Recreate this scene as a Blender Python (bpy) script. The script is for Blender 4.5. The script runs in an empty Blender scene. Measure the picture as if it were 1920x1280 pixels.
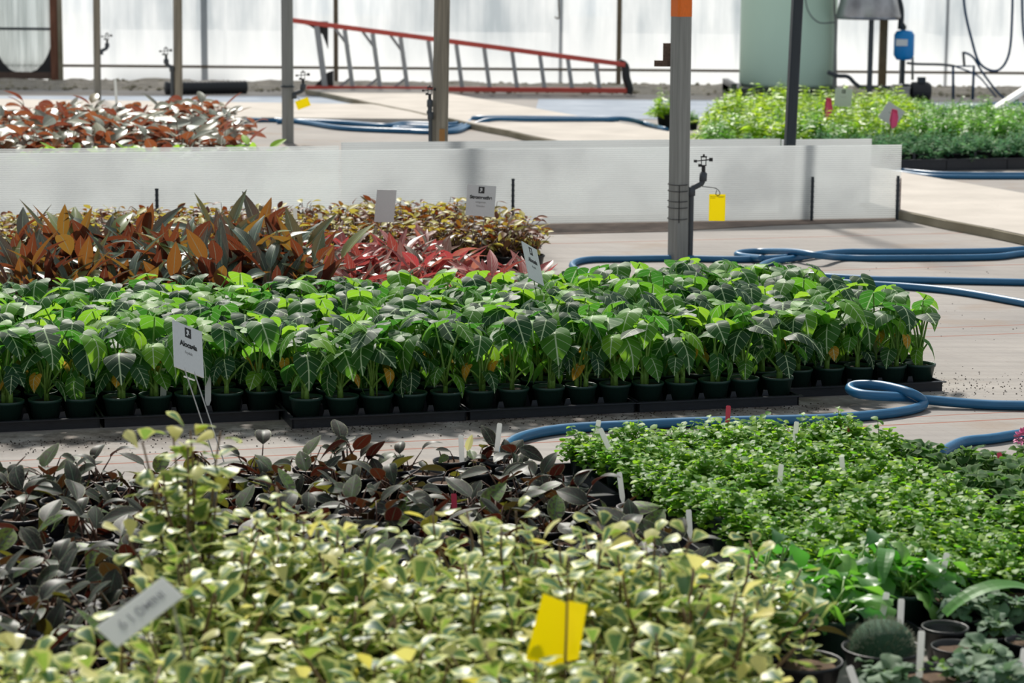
import bpy, math, random
import numpy as np
from mathutils import Matrix, Vector, noise

S = bpy.context.scene
COL = S.collection
R = random.Random(11)
rad = math.radians

# ------------------------------------------------------------------ camera, world, sun, exposure
F_PX = 4533.0
PITCH = rad(9.12); ROLL = rad(0.45); CAM_H = 1.53
cam_rot = Matrix.Rotation(math.pi / 2 - PITCH, 3, 'X') @ Matrix.Rotation(ROLL, 3, 'Z')
cd = bpy.data.cameras.new('camera'); cam = bpy.data.objects.new('camera', cd); COL.objects.link(cam)
cam.location = (0, 0, CAM_H); cam.rotation_euler = cam_rot.to_euler()
cd.sensor_width = 36.0; cd.lens = 85.0; cd.clip_end = 300
cd.dof.use_dof = True; cd.dof.focus_distance = 8.3; cd.dof.aperture_fstop = 5.8
S.camera = cam

w = bpy.data.worlds.new('world'); S.world = w; w.use_nodes = True
bg = w.node_tree.nodes['Background']
bg.inputs[0].default_value = (0.84, 0.92, 1.0, 1); bg.inputs[1].default_value = 0.40
sd = bpy.data.lights.new('sun', 'SUN'); sun = bpy.data.objects.new('sun', sd); COL.objects.link(sun)
sd.energy = 4.4; sd.angle = rad(5); sd.color = (1.0, 0.955, 0.88)
sun_dir = Vector((-0.16, 0.76, 0.78)).normalized()          # towards the sun: behind the plants, high
sun.rotation_euler = sun_dir.to_track_quat('Z', 'Y').to_euler(); sun.location = (0, 10, 9)
S.view_settings.view_transform = 'Standard'; S.view_settings.look = 'None'
S.view_settings.exposure = 0.28; S.view_settings.gamma = 1.0; S.view_settings.use_curve_mapping = False

def ray(px, py):
    d = cam_rot @ Vector(((px - 960) / F_PX, -(py - 640) / F_PX, -1))
    return d
def at(px, py, z=0.0):
    d = ray(px, py); t = (z - CAM_H) / d.z
    return Vector((d.x * t, d.y * t, z))
def atY(px, py, Y):
    d = ray(px, py); t = Y / d.y
    return Vector((d.x * t, Y, CAM_H + d.z * t))
cam_inv = cam_rot.transposed()
def proj(p):
    q = cam_inv @ (Vector(p) - Vector((0, 0, CAM_H)))
    return 960 + F_PX * q.x / -q.z, 640 - F_PX * q.y / -q.z
AL = rad(16)
CA, SA = math.cos(AL), math.sin(AL)
def uv(u, v, z=0.0):
    return Vector((u * CA - v * SA, u * SA + v * CA, z))

# ------------------------------------------------------------------ node helpers
class N:
    def __init__(s, name):
        s.m = bpy.data.materials.new(name); s.m.use_nodes = True
        s.t = s.m.node_tree; s.n = s.t.nodes; s.l = s.t.links
        for x in list(s.n): s.n.remove(x)
        s.out = s.n.new('ShaderNodeOutputMaterial')
    def set(s, sock, v):
        if isinstance(v, bpy.types.NodeSocket): s.l.new(v, sock)
        elif isinstance(v, (tuple, list)) and len(v) == 3 and sock.type == 'RGBA': sock.default_value = (*v, 1)
        else: sock.default_value = v
    def math(s, op, a, b=0.0, c=0.0, clamp=False):
        x = s.n.new('ShaderNodeMath'); x.operation = op; x.use_clamp = clamp
        s.set(x.inputs[0], a); s.set(x.inputs[1], b); s.set(x.inputs[2], c); return x.outputs[0]
    def mix(s, f, a, b):
        x = s.n.new('ShaderNodeMix'); x.data_type = 'RGBA'
        s.set(x.inputs[0], f); s.set(x.inputs[6], a); s.set(x.inputs[7], b); return x.outputs[2]
    def noise(s, scale, detail=3, vec=None, rough=.5):
        x = s.n.new('ShaderNodeTexNoise'); x.inputs['Scale'].default_value = scale; x.inputs['Detail'].default_value = detail
        x.inputs['Roughness'].default_value = rough
        if vec is not None: s.l.new(vec, x.inputs['Vector'])
        return x.outputs[0]
    def ramp(s, f, stops, interp='LINEAR'):
        x = s.n.new('ShaderNodeValToRGB'); e = x.color_ramp.elements; x.color_ramp.interpolation = interp
        e[0].position = stops[0][0]; e[0].color = (*stops[0][1], 1)
        e[1].position = stops[-1][0]; e[1].color = (*stops[-1][1], 1)
        for p, c in stops[1:-1]:
            k = e.new(p); k.color = (*c, 1)
        s.set(x.inputs[0], f); return x.outputs[0]
    def maprange(s, v, a, b, c=0.0, d=1.0):
        x = s.n.new('ShaderNodeMapRange'); x.clamp = True
        for i, q in enumerate((v, a, b, c, d)): s.set(x.inputs[i], q)
        return x.outputs[0]
    def uvm(s, name):
        x = s.n.new('ShaderNodeUVMap'); x.uv_map = name
        y = s.n.new('ShaderNodeSeparateXYZ'); s.l.new(x.outputs[0], y.inputs[0]); return y.outputs[0], y.outputs[1]
    def pos(s, mapping=None):
        x = s.n.new('ShaderNodeNewGeometry'); o = x.outputs['Position']
        if mapping:
            m = s.n.new('ShaderNodeMapping'); m.inputs['Rotation'].default_value = mapping.get('rot', (0, 0, 0))
            m.inputs['Scale'].default_value = mapping.get('scale', (1, 1, 1)); s.l.new(o, m.inputs[0]); o = m.outputs[0]
        return o
    def sep(s, v):
        y = s.n.new('ShaderNodeSeparateXYZ'); s.l.new(v, y.inputs[0]); return y.outputs
    def bump(s, h, strength=.3, dist=.01):
        x = s.n.new('ShaderNodeBump'); x.inputs['Strength'].default_value = strength; x.inputs['Distance'].default_value = dist
        s.l.new(h, x.inputs['Height']); return x.outputs[0]
    def bsdf(s, col, rough=.6, metal=0.0, spec=.5, normal=None):
        x = s.n.new('ShaderNodeBsdfPrincipled')
        s.set(x.inputs['Base Color'], col); s.set(x.inputs['Roughness'], rough); s.set(x.inputs['Metallic'], metal)
        s.set(x.inputs['Specular IOR Level'], spec)
        if normal is not None: s.l.new(normal, x.inputs['Normal'])
        return x.outputs[0]
    def mixs(s, f, a, b):
        x = s.n.new('ShaderNodeMixShader'); s.set(x.inputs[0], f); s.l.new(a, x.inputs[1]); s.l.new(b, x.inputs[2]); return x.outputs[0]
    def transl(s, col):
        x = s.n.new('ShaderNodeBsdfTranslucent'); s.set(x.inputs[0], col); return x.outputs[0]
    def transp(s, col=(1, 1, 1)):
        x = s.n.new('ShaderNodeBsdfTransparent'); s.set(x.inputs[0], col); return x.outputs[0]
    def backface(s):
        return s.n.new('ShaderNodeNewGeometry').outputs['Backfacing']
    def done(s, sh):
        s.l.new(sh, s.out.inputs[0]); return s.m

def plain(name, col, rough=.6, metal=0.0, var=.15, scale=20, bump=0.0, spec=.5):
    n = N(name)
    f = n.noise(scale, 4)
    c = n.mix(n.maprange(f, .3, .7), tuple(x * (1 - var) for x in col), tuple(min(1, x * (1 + var)) for x in col))
    nm = n.bump(f, bump, .005) if bump else None
    return n.done(n.bsdf(c, rough, metal, spec, nm))

def leafmat(name, stops, under=None, vein=None, vein_col=(.6, .7, .55), trans=(.25, .5, .05), tf=.4, rough=.45, spec=.5,
            margin=None, margin_col=(.7, .7, .3), patch=None, interp='LINEAR', tstops=None, sheen=None):
    """stops: colour by leaf random value; vein/margin pattern from leaf coordinates."""
    n = N(name)
    r1, r2 = n.uvm('rnd'); x, y = n.uvm('UVMap')
    ax = n.math('ABSOLUTE', x)
    c = n.ramp(r1, stops, interp)
    tc = n.ramp(r1, tstops, interp) if tstops else n.mix(0.0, trans, trans)
    c = n.mix(n.math('MULTIPLY', r2, .35), c, n.mix(1.0, c, (.02, .03, .01)))
    if patch:
        pf = n.maprange(n.noise(patch[0], 2), .45, .6)
        c = n.mix(pf, c, patch[1])
    if margin:                          # pale margin near the leaf edge; y carries the distance along, x the distance across
        e = n.math('MAXIMUM', ax, n.math('MULTIPLY', n.math('SUBTRACT', y, .5), 1.9))
        e = n.math('ADD', e, n.math('MULTIPLY', n.math('SUBTRACT', n.noise(60, 2), .5), .5))
        mf = n.maprange(e, margin[0], margin[1])
        c = n.mix(mf, c, margin_col); tc = n.mix(mf, tc, margin_col)
    if vein:
        mid = n.maprange(ax, vein['w'], vein['w'] * 2.2, 1, 0)
        k = n.math('SUBTRACT', y, n.math('MULTIPLY', ax, vein['k']))
        fr = n.math('FRACT', n.math('MULTIPLY', k, vein['n']))
        d = n.math('ABSOLUTE', n.math('SUBTRACT', fr, .5))
        lat = n.maprange(d, vein['lw'], vein['lw'] * 2.5, vein['ls'], 0)
        f = n.math('MAXIMUM', mid, lat)
        c = n.mix(f, c, vein_col); tc = n.mix(n.math('MULTIPLY', f, .7), tc, vein_col)
    if under: c = n.mix(n.backface(), c, under)
    b = n.bsdf(c, rough, 0.0, spec)
    return n.done(n.mixs(tf, b, n.transl(tc)))

# ------------------------------------------------------------------ mesh builder
class MB:
    def __init__(s): s.v = []; s.f = []; s.u = []; s.r = []; s.n = 0; s.has = False
    def add(s, tv, tf, tuv=None, M=None, rnd=(0, 0), rloc=None):
        tv = np.asarray(tv, float)
        if M is not None:
            A = np.array(M.to_3x3()); tv = tv @ A.T + np.array(M.translation)
        s.v.append(tv)
        s.f.extend([tuple(i + s.n for i in f) for f in tf])
        nl = sum(len(f) for f in tf)
        if tuv is not None:
            s.has = True
            idx = [i for f in tf for i in f]
            s.u.append(np.asarray(tuv)[idx]); s.r.append(np.tile(np.array(rnd, float), (nl, 1)))
        else:
            s.u.append(np.zeros((nl, 2))); s.r.append(np.tile(np.array(rnd, float), (nl, 1)))
        s.n += len(tv)
    def box(s, x0, x1, y0, y1, z0, z1, M=None):
        v = [(x, y, z) for z in (z0, z1) for y in (y0, y1) for x in (x0, x1)]
        s.add(v, [(0, 2, 3, 1), (4, 5, 7, 6), (0, 1, 5, 4), (2, 6, 7, 3), (0, 4, 6, 2), (1, 3, 7, 5)], None, M)
    def beam(s, a, b, w, d=None, up=(0, 0, 1)):
        a = Vector(a); b = Vector(b); d = d or w
        y = (b - a); L = y.length; y.normalize(); up = Vector(up)
        if abs(y.dot(up)) > .98: up = Vector((0, 1, 0))
        x = y.cross(up).normalized(); z = x.cross(y)
        M = Matrix((x, y, z)).transposed().to_4x4(); M.translation = a
        s.box(-w / 2, w / 2, 0, L, -d / 2, d / 2, M)
    def tube(s, pts, r, k=8, cap=True, rs=None):
        pts = [Vector(p) for p in pts]; n = len(pts); vs = []
        T = [(pts[min(i + 1, n - 1)] - pts[max(i - 1, 0)]).normalized() for i in range(n)]
        up = Vector((0, 0, 1)) if abs(T[0].z) < .9 else Vector((1, 0, 0))
        nx = T[0].cross(up).normalized()
        for i in range(n):
            nx = (nx - T[i] * nx.dot(T[i])).normalized(); ny = T[i].cross(nx)
            rr = rs[i] if rs else r
            for j in range(k):
                a = 2 * math.pi * j / k; vs.append(pts[i] + (nx * math.cos(a) + ny * math.sin(a)) * rr)
        fs = [(i * k + j, i * k + (j + 1) % k, (i + 1) * k + (j + 1) % k, (i + 1) * k + j) for i in range(n - 1) for j in range(k)]
        if cap: fs += [tuple(range(k))[::-1], tuple((n - 1) * k + j for j in range(k))]
        s.add([tuple(v) for v in vs], fs)
    def lathe(s, prof, k=20, M=None, sq=None):
        vs = []
        for (r, z) in prof:
            for j in range(k):
                a = 2 * math.pi * j / k; vs.append((r * math.cos(a), r * math.sin(a), z))
        fs = [(i * k + j, i * k + (j + 1) % k, (i + 1) * k + (j + 1) % k, (i + 1) * k + j) for i in range(len(prof) - 1) for j in range(k)]
        fs += [tuple(range(k))[::-1], tuple((len(prof) - 1) * k + j for j in range(k))]
        s.add(vs, fs, None, M)
    def prism(s, pts, z0, z1, M=None):
        n = len(pts); v = [(x, y, z0) for x, y in pts] + [(x, y, z1) for x, y in pts]
        s.add(v, [tuple(range(n))[::-1], tuple(range(n, 2 * n))] + [(i, (i + 1) % n, n + (i + 1) % n, n + i) for i in range(n)], None, M)
    def mesh(s, name, mat, smooth=True):
        me = bpy.data.meshes.new(name)
        me.from_pydata(np.concatenate(s.v).tolist() if s.v else [], [], s.f)
        if s.has:
            u = me.uv_layers.new(name='UVMap'); u.data.foreach_set('uv', np.concatenate(s.u).astype(np.float32).ravel())
            q = me.uv_layers.new(name='rnd'); q.data.foreach_set('uv', np.concatenate(s.r).astype(np.float32).ravel())
        me.materials.append(mat)
        if smooth: me.polygons.foreach_set('use_smooth', [True] * len(me.polygons))
        me.update(); return me
    def obj(s, name, mat, parent=None, smooth=False, auto=False):
        return link(s.mesh(name, mat, smooth), name, parent)

def link(me, name, parent=None):
    o = bpy.data.objects.new(name, me); COL.objects.link(o)
    if parent is not None: o.parent = parent
    return o
def thing(name, label, cat, loc=(0, 0, 0), rz=0.0, group=None, sc=1.0):
    o = bpy.data.objects.new(name, None); COL.objects.link(o); o.empty_display_size = .05
    o.location = loc; o.rotation_euler = (0, 0, rz); o.scale = (sc, sc, sc)
    o['label'] = label; o['category'] = cat
    if group: o['group'] = group
    return o
def tag(o, label=None, cat=None, group=None, kind=None):
    if label: o['label'] = label
    if cat: o['category'] = cat
    if group: o['group'] = group
    if kind: o['kind'] = kind
    return o
def spline(pts, n=8):
    P = [Vector(p) for p in pts]; P = [P[0] * 2 - P[1]] + P + [P[-1] * 2 - P[-2]]; out = []
    for i in range(1, len(P) - 2):
        a, b, c, d = P[i - 1:i + 3]
        for k in range(n):
            t = k / n
            out.append(.5 * ((2 * b) + (c - a) * t + (2 * a - 5 * b + 4 * c - d) * t * t + (3 * b - a - 3 * c + d) * t ** 3))
    out.append(P[-2]); return out
ORD = ['zeroth', 'first', 'second', 'third', 'fourth', 'fifth', 'sixth', 'seventh', 'eighth', 'ninth', 'tenth', 'eleventh', 'twelfth',
       'thirteenth', 'fourteenth', 'fifteenth', 'sixteenth', 'seventeenth', 'eighteenth', 'nineteenth', 'twentieth']
def ordn(i):
    if i < 21: return ORD[i]
    if i == 30: return 'thirtieth'
    if i == 40: return 'fortieth'
    return ('twenty-' if i < 30 else 'thirty-' if i < 40 else 'forty-') + ORD[i % 10]

# ------------------------------------------------------------------ leaf templates (tip along +Y, upper side +Z)
def strip_leaf(prof, L, W, bend=.3, fold=.25, nl=7, nw=4, wave=0.0, twist=0.0):
    v = []; uvs = []
    y = z = 0.0; ang = 0.0
    for i in range(nl + 1):
        t = i / nl
        if i: 
            ang = -bend * t * 2; y += math.cos(ang) * L / nl; z += math.sin(ang) * L / nl
        w_ = prof(t) * W * .5
        for j in range(nw + 1):
            s_ = -1 + 2 * j / nw
            v.append((s_ * w_, y, z + abs(s_) * w_ * fold + wave * math.sin(t * 9 + s_ * 2) * abs(s_) * W))
            uvs.append((s_, t))
    m = nw + 1
    f = [(i * m + j, i * m + j + 1, (i + 1) * m + j + 1, (i + 1) * m + j) for i in range(nl) for j in range(nw)]
    return np.array(v), f, np.array(uvs)
ovate = lambda t: max(.02, math.sin(math.pi * min(1, t ** .8 * .985 + .01)) ** .75)
lance = lambda t: max(.02, math.sin(math.pi * t ** .75) ** 1.0)
obov = lambda t: max(.04, (t ** .75) * 1.05 if t < .75 else .85 * math.sqrt(max(0, 1 - ((t - .75) / .26) ** 2)) )
rnd_ = lambda t: max(.05, math.sqrt(max(0, 1 - (2 * t - 1) ** 2)))

def heart_leaf(L=.13, W=.10, bend=.3, cup=.18, seed=0):
    q = random.Random(seed)
    nphi = 26; rings = 5
    out = []
    for i in range(nphi):
        ph = -math.pi + 2 * math.pi * i / nphi                 # 0 = tip
        a = abs(ph)
        if a < rad(95):   r = 1.0 / (1 + 1.15 * (a / rad(95)) ** .85) if a > .02 else 1.04
        else:
            t = (a - rad(95)) / rad(85)
            r = .465 + .04 * math.sin(t * 2.8) if t < .62 else (.50 - (t - .62) / .38 * .42)
        out.append((ph, r * (1 + q.uniform(-.02, .02))))
    v = [(0, 0, 0)]; uvs = [(0, 0)]
    for k in range(1, rings + 1):
        s_ = k / rings
        for ph, r in out:
            x = math.sin(ph) * r * s_; y = math.cos(ph) * r * s_
            sag = .06 * math.sin(math.cos(ph) * 9) * s_
            X = x * W * 1.08; Y = y * L * .74
            yy = Y
            z = -bend * max(0, Y / L) ** 2 * L * 1.3 - cup * abs(X) ** 1.4 / (W ** .4) - .35 * max(0, -Y) + (q.uniform(-.0015, .0015) if k == rings else 0) + .018 * L * math.sin(6.5 * (y - .6 * abs(x)) * 1.9) * abs(x)
            v.append((X, Y, z)); uvs.append((x, y))
    f = [(0, 1 + i, 1 + (i + 1) % nphi) for i in range(nphi)]
    for k in range(rings - 1):
        for i in range(nphi):
            a = 1 + k * nphi + i; b = 1 + k * nphi + (i + 1) % nphi
            f.append((a, a + nphi, b + nphi, b))
    f = [(t[0], t[2], t[1]) if len(t) == 3 else (t[0], t[1], t[2], t[3]) for t in f]
    # orient upward
    f2 = []
    va = np.array(v)
    for t in f:
        p = va[list(t)]; nz = np.cross(p[1] - p[0], p[2] - p[0])[2]
        f2.append(t if nz >= 0 else t[::-1])
    return va, f2, np.array(uvs)

def lframe(p, yaw, pitch, roll=0.0, sc=1.0):
    y = Vector((math.cos(yaw) * math.cos(pitch), math.sin(yaw) * math.cos(pitch), math.sin(pitch)))
    x = Vector((math.sin(yaw), -math.cos(yaw), 0)); z = x.cross(y)
    M = Matrix((x, y, z)).transposed() @ Matrix.Rotation(roll, 3, 'Y')
    M = (M * sc).to_4x4(); M.translation = Vector(p); return M

# ------------------------------------------------------------------ materials
M = {}
M['pot_green'] = plain('pot_green_plastic', (.016, .050, .038), .42, var=.15)
M['pot_black'] = plain('pot_black_plastic', (.016, .017, .019), .42, var=.2)
M['pot_grey'] = plain('pot_grey_plastic', (.17, .15, .15), .6, var=.2)
M['tray'] = plain('tray_black_plastic', (.022, .024, .030), .38, var=.25)
M['soil'] = plain('potting_soil', (.035, .022, .014), .95, var=.6, scale=90, bump=.8)
M['soil_pale'] = plain('dry_bark_soil', (.22, .14, .09), .95, var=.6, scale=110, bump=.9)
M['stem_green'] = plain('green_stalk', (.16, .30, .05), .5, var=.25)
M['stem_dark'] = plain('dark_stalk', (.10, .05, .03), .6, var=.3)
M['stem_brown'] = plain('brown_twig', (.16, .10, .05), .7, var=.3)
def thin_white(name, col):
    n = N(name); return n.done(n.mixs(.42, n.bsdf(col, .45), n.transl(col)))
M['white'] = thin_white('thin_white_plastic', (.88, .88, .86))
M['sign'] = plain('white_sign_board', (.70, .72, .72), .5, var=.03)
M['ink'] = plain('black_ink', (.02, .02, .02), .6, var=.1)
M['ink_grey'] = plain('faded_grey_ink', (.30, .30, .30), .6, var=.1)
M['pink_tag'] = plain('pink_plastic', (.80, .06, .12), .5, var=.1)
M['pink_tape'] = plain('neon_pink_tape', (1.0, .09, .25), .5, var=.1)
def card_mat():
    n = N('yellow_sticky_card'); return n.done(n.mixs(.5, n.bsdf((1.0, .90, .0), .35), n.transl((1.0, .88, .0))))
M['yellow'] = card_mat()
M['hose'] = plain('blue_rubber_hose', (.018, .13, .27), .38, var=.2, scale=30)
M['hose_dark'] = plain('dark_blue_hose', (.01, .05, .12), .5)
M['galv'] = plain('galvanised_steel', (.27, .275, .26), .5, .25, var=.18, scale=9)
M['galv_worn'] = plain('weathered_steel_post', (.25, .22, .17), .55, .2, var=.3, scale=6)
M['dark_metal'] = plain('dark_grey_metal', (.035, .045, .055), .45, .4, var=.15)
M['brown_metal'] = plain('rusty_brown_post', (.16, .12, .08), .7, var=.3)
M['orange_tape'] = plain('orange_tape', (.90, .18, .01), .5, var=.08)
M['wood'] = plain('weathered_wood', (.13, .085, .065), .8, var=.4, scale=14, bump=.4)
M['wood_red'] = plain('red_brown_wood', (.20, .085, .05), .8, var=.35, scale=8, bump=.3)
M['black_plastic'] = plain('black_plastic', (.015, .016, .018), .4)
M['pipe_black'] = plain('black_drain_pipe', (.02, .022, .025), .5)
M['pipe_grey'] = plain('grey_riser_pipe', (.06, .07, .08), .5)
M['ladder_red'] = plain('red_fibreglass', (.62, .085, .06), .5, var=.15)
M['aluminium'] = plain('aluminium', (.36, .37, .38), .45, .35, var=.1)
M['tank_green'] = plain('pale_green_tank_plastic', (.62, .82, .65), .55, var=.04, scale=2)
M['steel'] = plain('stainless_steel', (.38, .38, .39), .32, .8, var=.35, scale=5)
M['tank_blue'] = plain('blue_enamel', (.0, .24, .62), .35, var=.08)
M['wire'] = plain('thin_wire', (.05, .05, .05), .5, .5)
M['wire_pale'] = plain('pale_wire', (.42, .42, .40), .4, .4)
M['concrete_block'] = plain('concrete_block', (.42, .40, .37), .9, var=.2, scale=20, bump=.5)

# leaves
M['alocasia'] = leafmat('alocasia_leaf', [(0, (.014, .050, .030)), (.45, (.022, .078, .032)), (.70, (.05, .17, .03)), (.85, (.12, .33, .03)), (.965, (.20, .42, .03)), (.97, (.75, .42, .03)), (1, (.70, .30, .03))],
    under=(.06, .17, .05), vein=dict(w=.015, k=.62, n=3.2, lw=.024, ls=.55), vein_col=(.58, .72, .44),
    tstops=[(0, (.06, .24, .03)), (.45, (.12, .42, .03)), (.8, (.36, .75, .04)), (.965, (.5, .85, .05)), (.97, (.9, .5, .05)), (1, (.8, .4, .05))], tf=.40, rough=.48, spec=.20)
M['brown_leaf'] = leafmat('green_topped_brown_leaf', [(0, (.06, .12, .09)), (.5, (.03, .08, .055)), (.8, (.10, .19, .08)), (1, (.28, .30, .05))], under=(.085, .020, .018),
    vein=dict(w=.03, k=.5, n=9, lw=.10, ls=.25), vein_col=(.34, .40, .28),
    tstops=[(0, (.20, .03, .012)), (.55, (.40, .085, .015)), (1, (.58, .32, .03))], tf=.24, rough=.36, spec=.5)
M['red_leaf'] = leafmat('red_backed_leaf', [(0, (.07, .12, .07)), (.35, (.10, .15, .09)), (.5, (.28, .06, .06)), (.8, (.42, .05, .06)), (1, (.55, .25, .20))], under=(.26, .020, .035),
    vein=dict(w=.04, k=.5, n=6, lw=.14, ls=.35), vein_col=(.60, .42, .36),
    tstops=[(0, (.42, .05, .03)), (.6, (.75, .07, .08)), (1, (.8, .3, .18))], tf=.28, rough=.38)
M['yellow_leaf'] = leafmat('yellow_and_rust_leaf', [(0, (.08, .025, .012)), (.35, (.22, .055, .018)), (.55, (.07, .10, .03)), (.8, (.42, .36, .05)), (1, (.66, .62, .22))],
    tstops=[(0, (.25, .05, .015)), (.5, (.40, .16, .02)), (1, (.8, .7, .10))], tf=.32, rough=.5, spec=.3)
M['copper_leaf'] = leafmat('copper_backed_leaf', [(0, (.22, .28, .22)), (.5, (.10, .17, .11)), (1, (.30, .32, .20))], under=(.16, .035, .02),
    vein=dict(w=.03, k=.5, n=6, lw=.1, ls=.3), vein_col=(.5, .5, .42),
    tstops=[(0, (.40, .06, .02)), (1, (.60, .16, .03))], tf=.25, rough=.35, spec=.6)
M['lime_leaf'] = leafmat('lime_leaf', [(0, (.20, .45, .04)), (1, (.38, .62, .06))], tstops=[(0, (.4, .8, .05)), (1, (.6, .9, .1))], tf=.4)
M['fern_lime'] = leafmat('lime_fern_frond', [(0, (.16, .34, .02)), (1, (.42, .58, .03))], tstops=[(0, (.4, .75, .03)), (1, (.7, .9, .05))], tf=.5)
M['fern_green'] = leafmat('green_fern_frond', [(0, (.08, .28, .03)), (1, (.22, .50, .03))], tstops=[(0, (.2, .6, .08)), (1, (.4, .75, .08))], tf=.38)
M['fern_blue'] = leafmat('blue_green_fern_frond', [(0, (.05, .17, .08)), (1, (.14, .32, .15))], tstops=[(0, (.15, .45, .2)), (1, (.3, .6, .25))], tf=.34, rough=.65, spec=.15)
M['ficus'] = leafmat('cream_margined_triangle_leaf', [(0, (.035, .12, .075)), (.5, (.08, .18, .06)), (1, (.18, .28, .05))], under=(.24, .32, .09),
    margin=(.56, .70), margin_col=(.62, .65, .20), tstops=[(0, (.22, .42, .07)), (1, (.45, .60, .08))], tf=.34, rough=.42, spec=.45)
M['ficus_gold'] = leafmat('golden_new_leaf', [(0, (.70, .62, .12)), (1, (.78, .75, .35))], tstops=[(0, (.8, .7, .1)), (1, (.9, .85, .3))], tf=.4, rough=.35)
M['dark_leaf'] = leafmat('silvery_dark_leaf', [(0, (.018, .026, .022)), (.6, (.034, .042, .036)), (.85, (.03, .06, .03)), (.97, (.12, .22, .04)), (1, (.5, .42, .05))], under=(.05, .008, .008),
    vein=dict(w=.03, k=.55, n=5, lw=.08, ls=.18), vein_col=(.10, .14, .09), margin=(.90, .98), margin_col=(.24, .25, .15),
    tstops=[(0, (.07, .012, .008)), (.5, (.16, .03, .012)), (.8, (.12, .10, .02)), (1, (.5, .5, .05))], tf=.15, rough=.45, spec=.16, patch=(18, (.050, .045, .038)))
M['mint'] = leafmat('small_round_green_leaf', [(0, (.06, .18, .02)), (.6, (.15, .31, .025)), (1, (.34, .50, .07))], under=(.20, .32, .08),
    tstops=[(0, (.2, .6, .03)), (1, (.55, .85, .04))], tf=.42, rough=.48, spec=.28)
M['violet'] = leafmat('fuzzy_dark_green_leaf', [(0, (.022, .075, .02)), (.7, (.05, .14, .03)), (.96, (.12, .26, .05)), (1, (.7, .6, .05))], under=(.2, .28, .15),
    margin=(.82, .95), margin_col=(.20, .30, .12), tstops=[(0, (.10, .34, .03)), (1, (.25, .5, .05))], tf=.3, rough=.75, spec=.2)
M['lobed'] = leafmat('glossy_lobed_leaf', [(0, (.05, .17, .05)), (.6, (.10, .28, .05)), (1, (.24, .40, .12))], under=(.2, .33, .14),
    tstops=[(0, (.1, .5, .03)), (1, (.3, .75, .06))], tf=.36, rough=.36)
M['grey_leaf'] = leafmat('grey_green_succulent_leaf', [(0, (.07, .15, .09)), (1, (.17, .26, .15))], tstops=[(0, (.2, .4, .2)), (1, (.3, .5, .25))], tf=.2, rough=.7)
M['cactus'] = plain('dark_green_cactus_skin', (.03, .085, .04), .8, var=.5, scale=60, bump=.8)
M['spine'] = plain('pale_cactus_spine', (.35, .36, .26), .7)
M['pink_petal'] = plain('pink_petals', (.75, .22, .42), .6, var=.3, scale=60)

def floor_mat():
    n = N('woven_ground_cloth')
    p = n.pos({'rot': (0, 0, -AL)}); o = n.sep(p)
    u_, v_ = o[0], o[1]
    big = n.noise(1.3, 5, n.pos({'scale': (1, 1, 1)}))
    fine = n.noise(26, 5, n.pos({'scale': (1, 1, 1)}), .7)
    streak = n.noise(3.0, 5, n.pos({'rot': (0, 0, -AL), 'scale': (.6, 7, 1)}))
    c = n.ramp(big, [(.3, (.27, .25, .235)), (.7, (.385, .355, .325))])
    c = n.mix(n.maprange(streak, .35, .75, 0, .55), c, (.21, .195, .185))
    c = n.mix(n.maprange(fine, .56, .75, 0, .4), c, (.20, .16, .13))
    dirt = n.maprange(n.noise(2.2, 6, n.pos()), .56, .68, 0, .55)
    c = n.mix(dirt, c, (.27, .205, .155))
    w1 = n.math('ABSOLUTE', n.math('SUBTRACT', n.math('FRACT', n.math('MULTIPLY', u_, 16)), .5))
    c = n.mix(n.maprange(w1, .42, .5, 0, .10), c, (.15, .12, .10))
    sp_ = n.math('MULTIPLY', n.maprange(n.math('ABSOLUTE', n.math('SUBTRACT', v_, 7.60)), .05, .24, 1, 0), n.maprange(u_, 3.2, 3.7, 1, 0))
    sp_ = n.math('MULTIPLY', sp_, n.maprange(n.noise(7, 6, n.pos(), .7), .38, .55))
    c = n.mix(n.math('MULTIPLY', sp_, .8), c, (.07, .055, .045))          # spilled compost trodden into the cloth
    wob = n.math('MULTIPLY', n.math('SUBTRACT', n.noise(.8, 2), .5), .05)
    vv = n.math('ADD', v_, wob)
    for val, hw in STRIPES:
        d = n.math('ABSOLUTE', n.math('SUBTRACT', vv, val))
        c = n.mix(n.maprange(d, hw, hw * 1.8, .85, 0), c, (.26, .09, .055))
    return n.done(n.bsdf(c, .85, 0, .25, n.bump(fine, .5, .004)))
def vof(px, py):
    p = at(px, py); return -p.x * SA + p.y * CA
STRIPES = [(vof(1700, 502), .006), (vof(1850, 611), .005), (vof(1850, 627), .005), (vof(1800, 790), .005), (vof(500, 840), .004), (vof(1100, 455), .006)]
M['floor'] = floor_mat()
def concrete_mat(name, a, b):
    n = N(name); f = n.noise(2.5, 6, n.pos()); g = n.noise(40, 4, n.pos())
    c = n.ramp(f, [(.3, a), (.7, b)]); c = n.mix(n.maprange(g, .6, .75, 0, .35), c, (.28, .24, .2))
    return n.done(n.bsdf(c, .9, 0, .2, n.bump(g, .3, .004)))
M['concrete'] = concrete_mat('pale_concrete', (.46, .42, .375), (.58, .53, .475))
M['concrete_edge'] = concrete_mat('mossy_concrete_edge', (.20, .18, .12), (.38, .34, .26))
M['cloth_blue'] = concrete_mat('bluish_ground_sheet', (.26, .30, .36), (.36, .40, .46))
M['gravel'] = plain('gravel', (.26, .23, .19), .9, var=.6, scale=35, bump=1)
M['dirt'] = plain('bare_dirt', (.17, .125, .10), .95, var=.4, scale=30, bump=.8)
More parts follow.
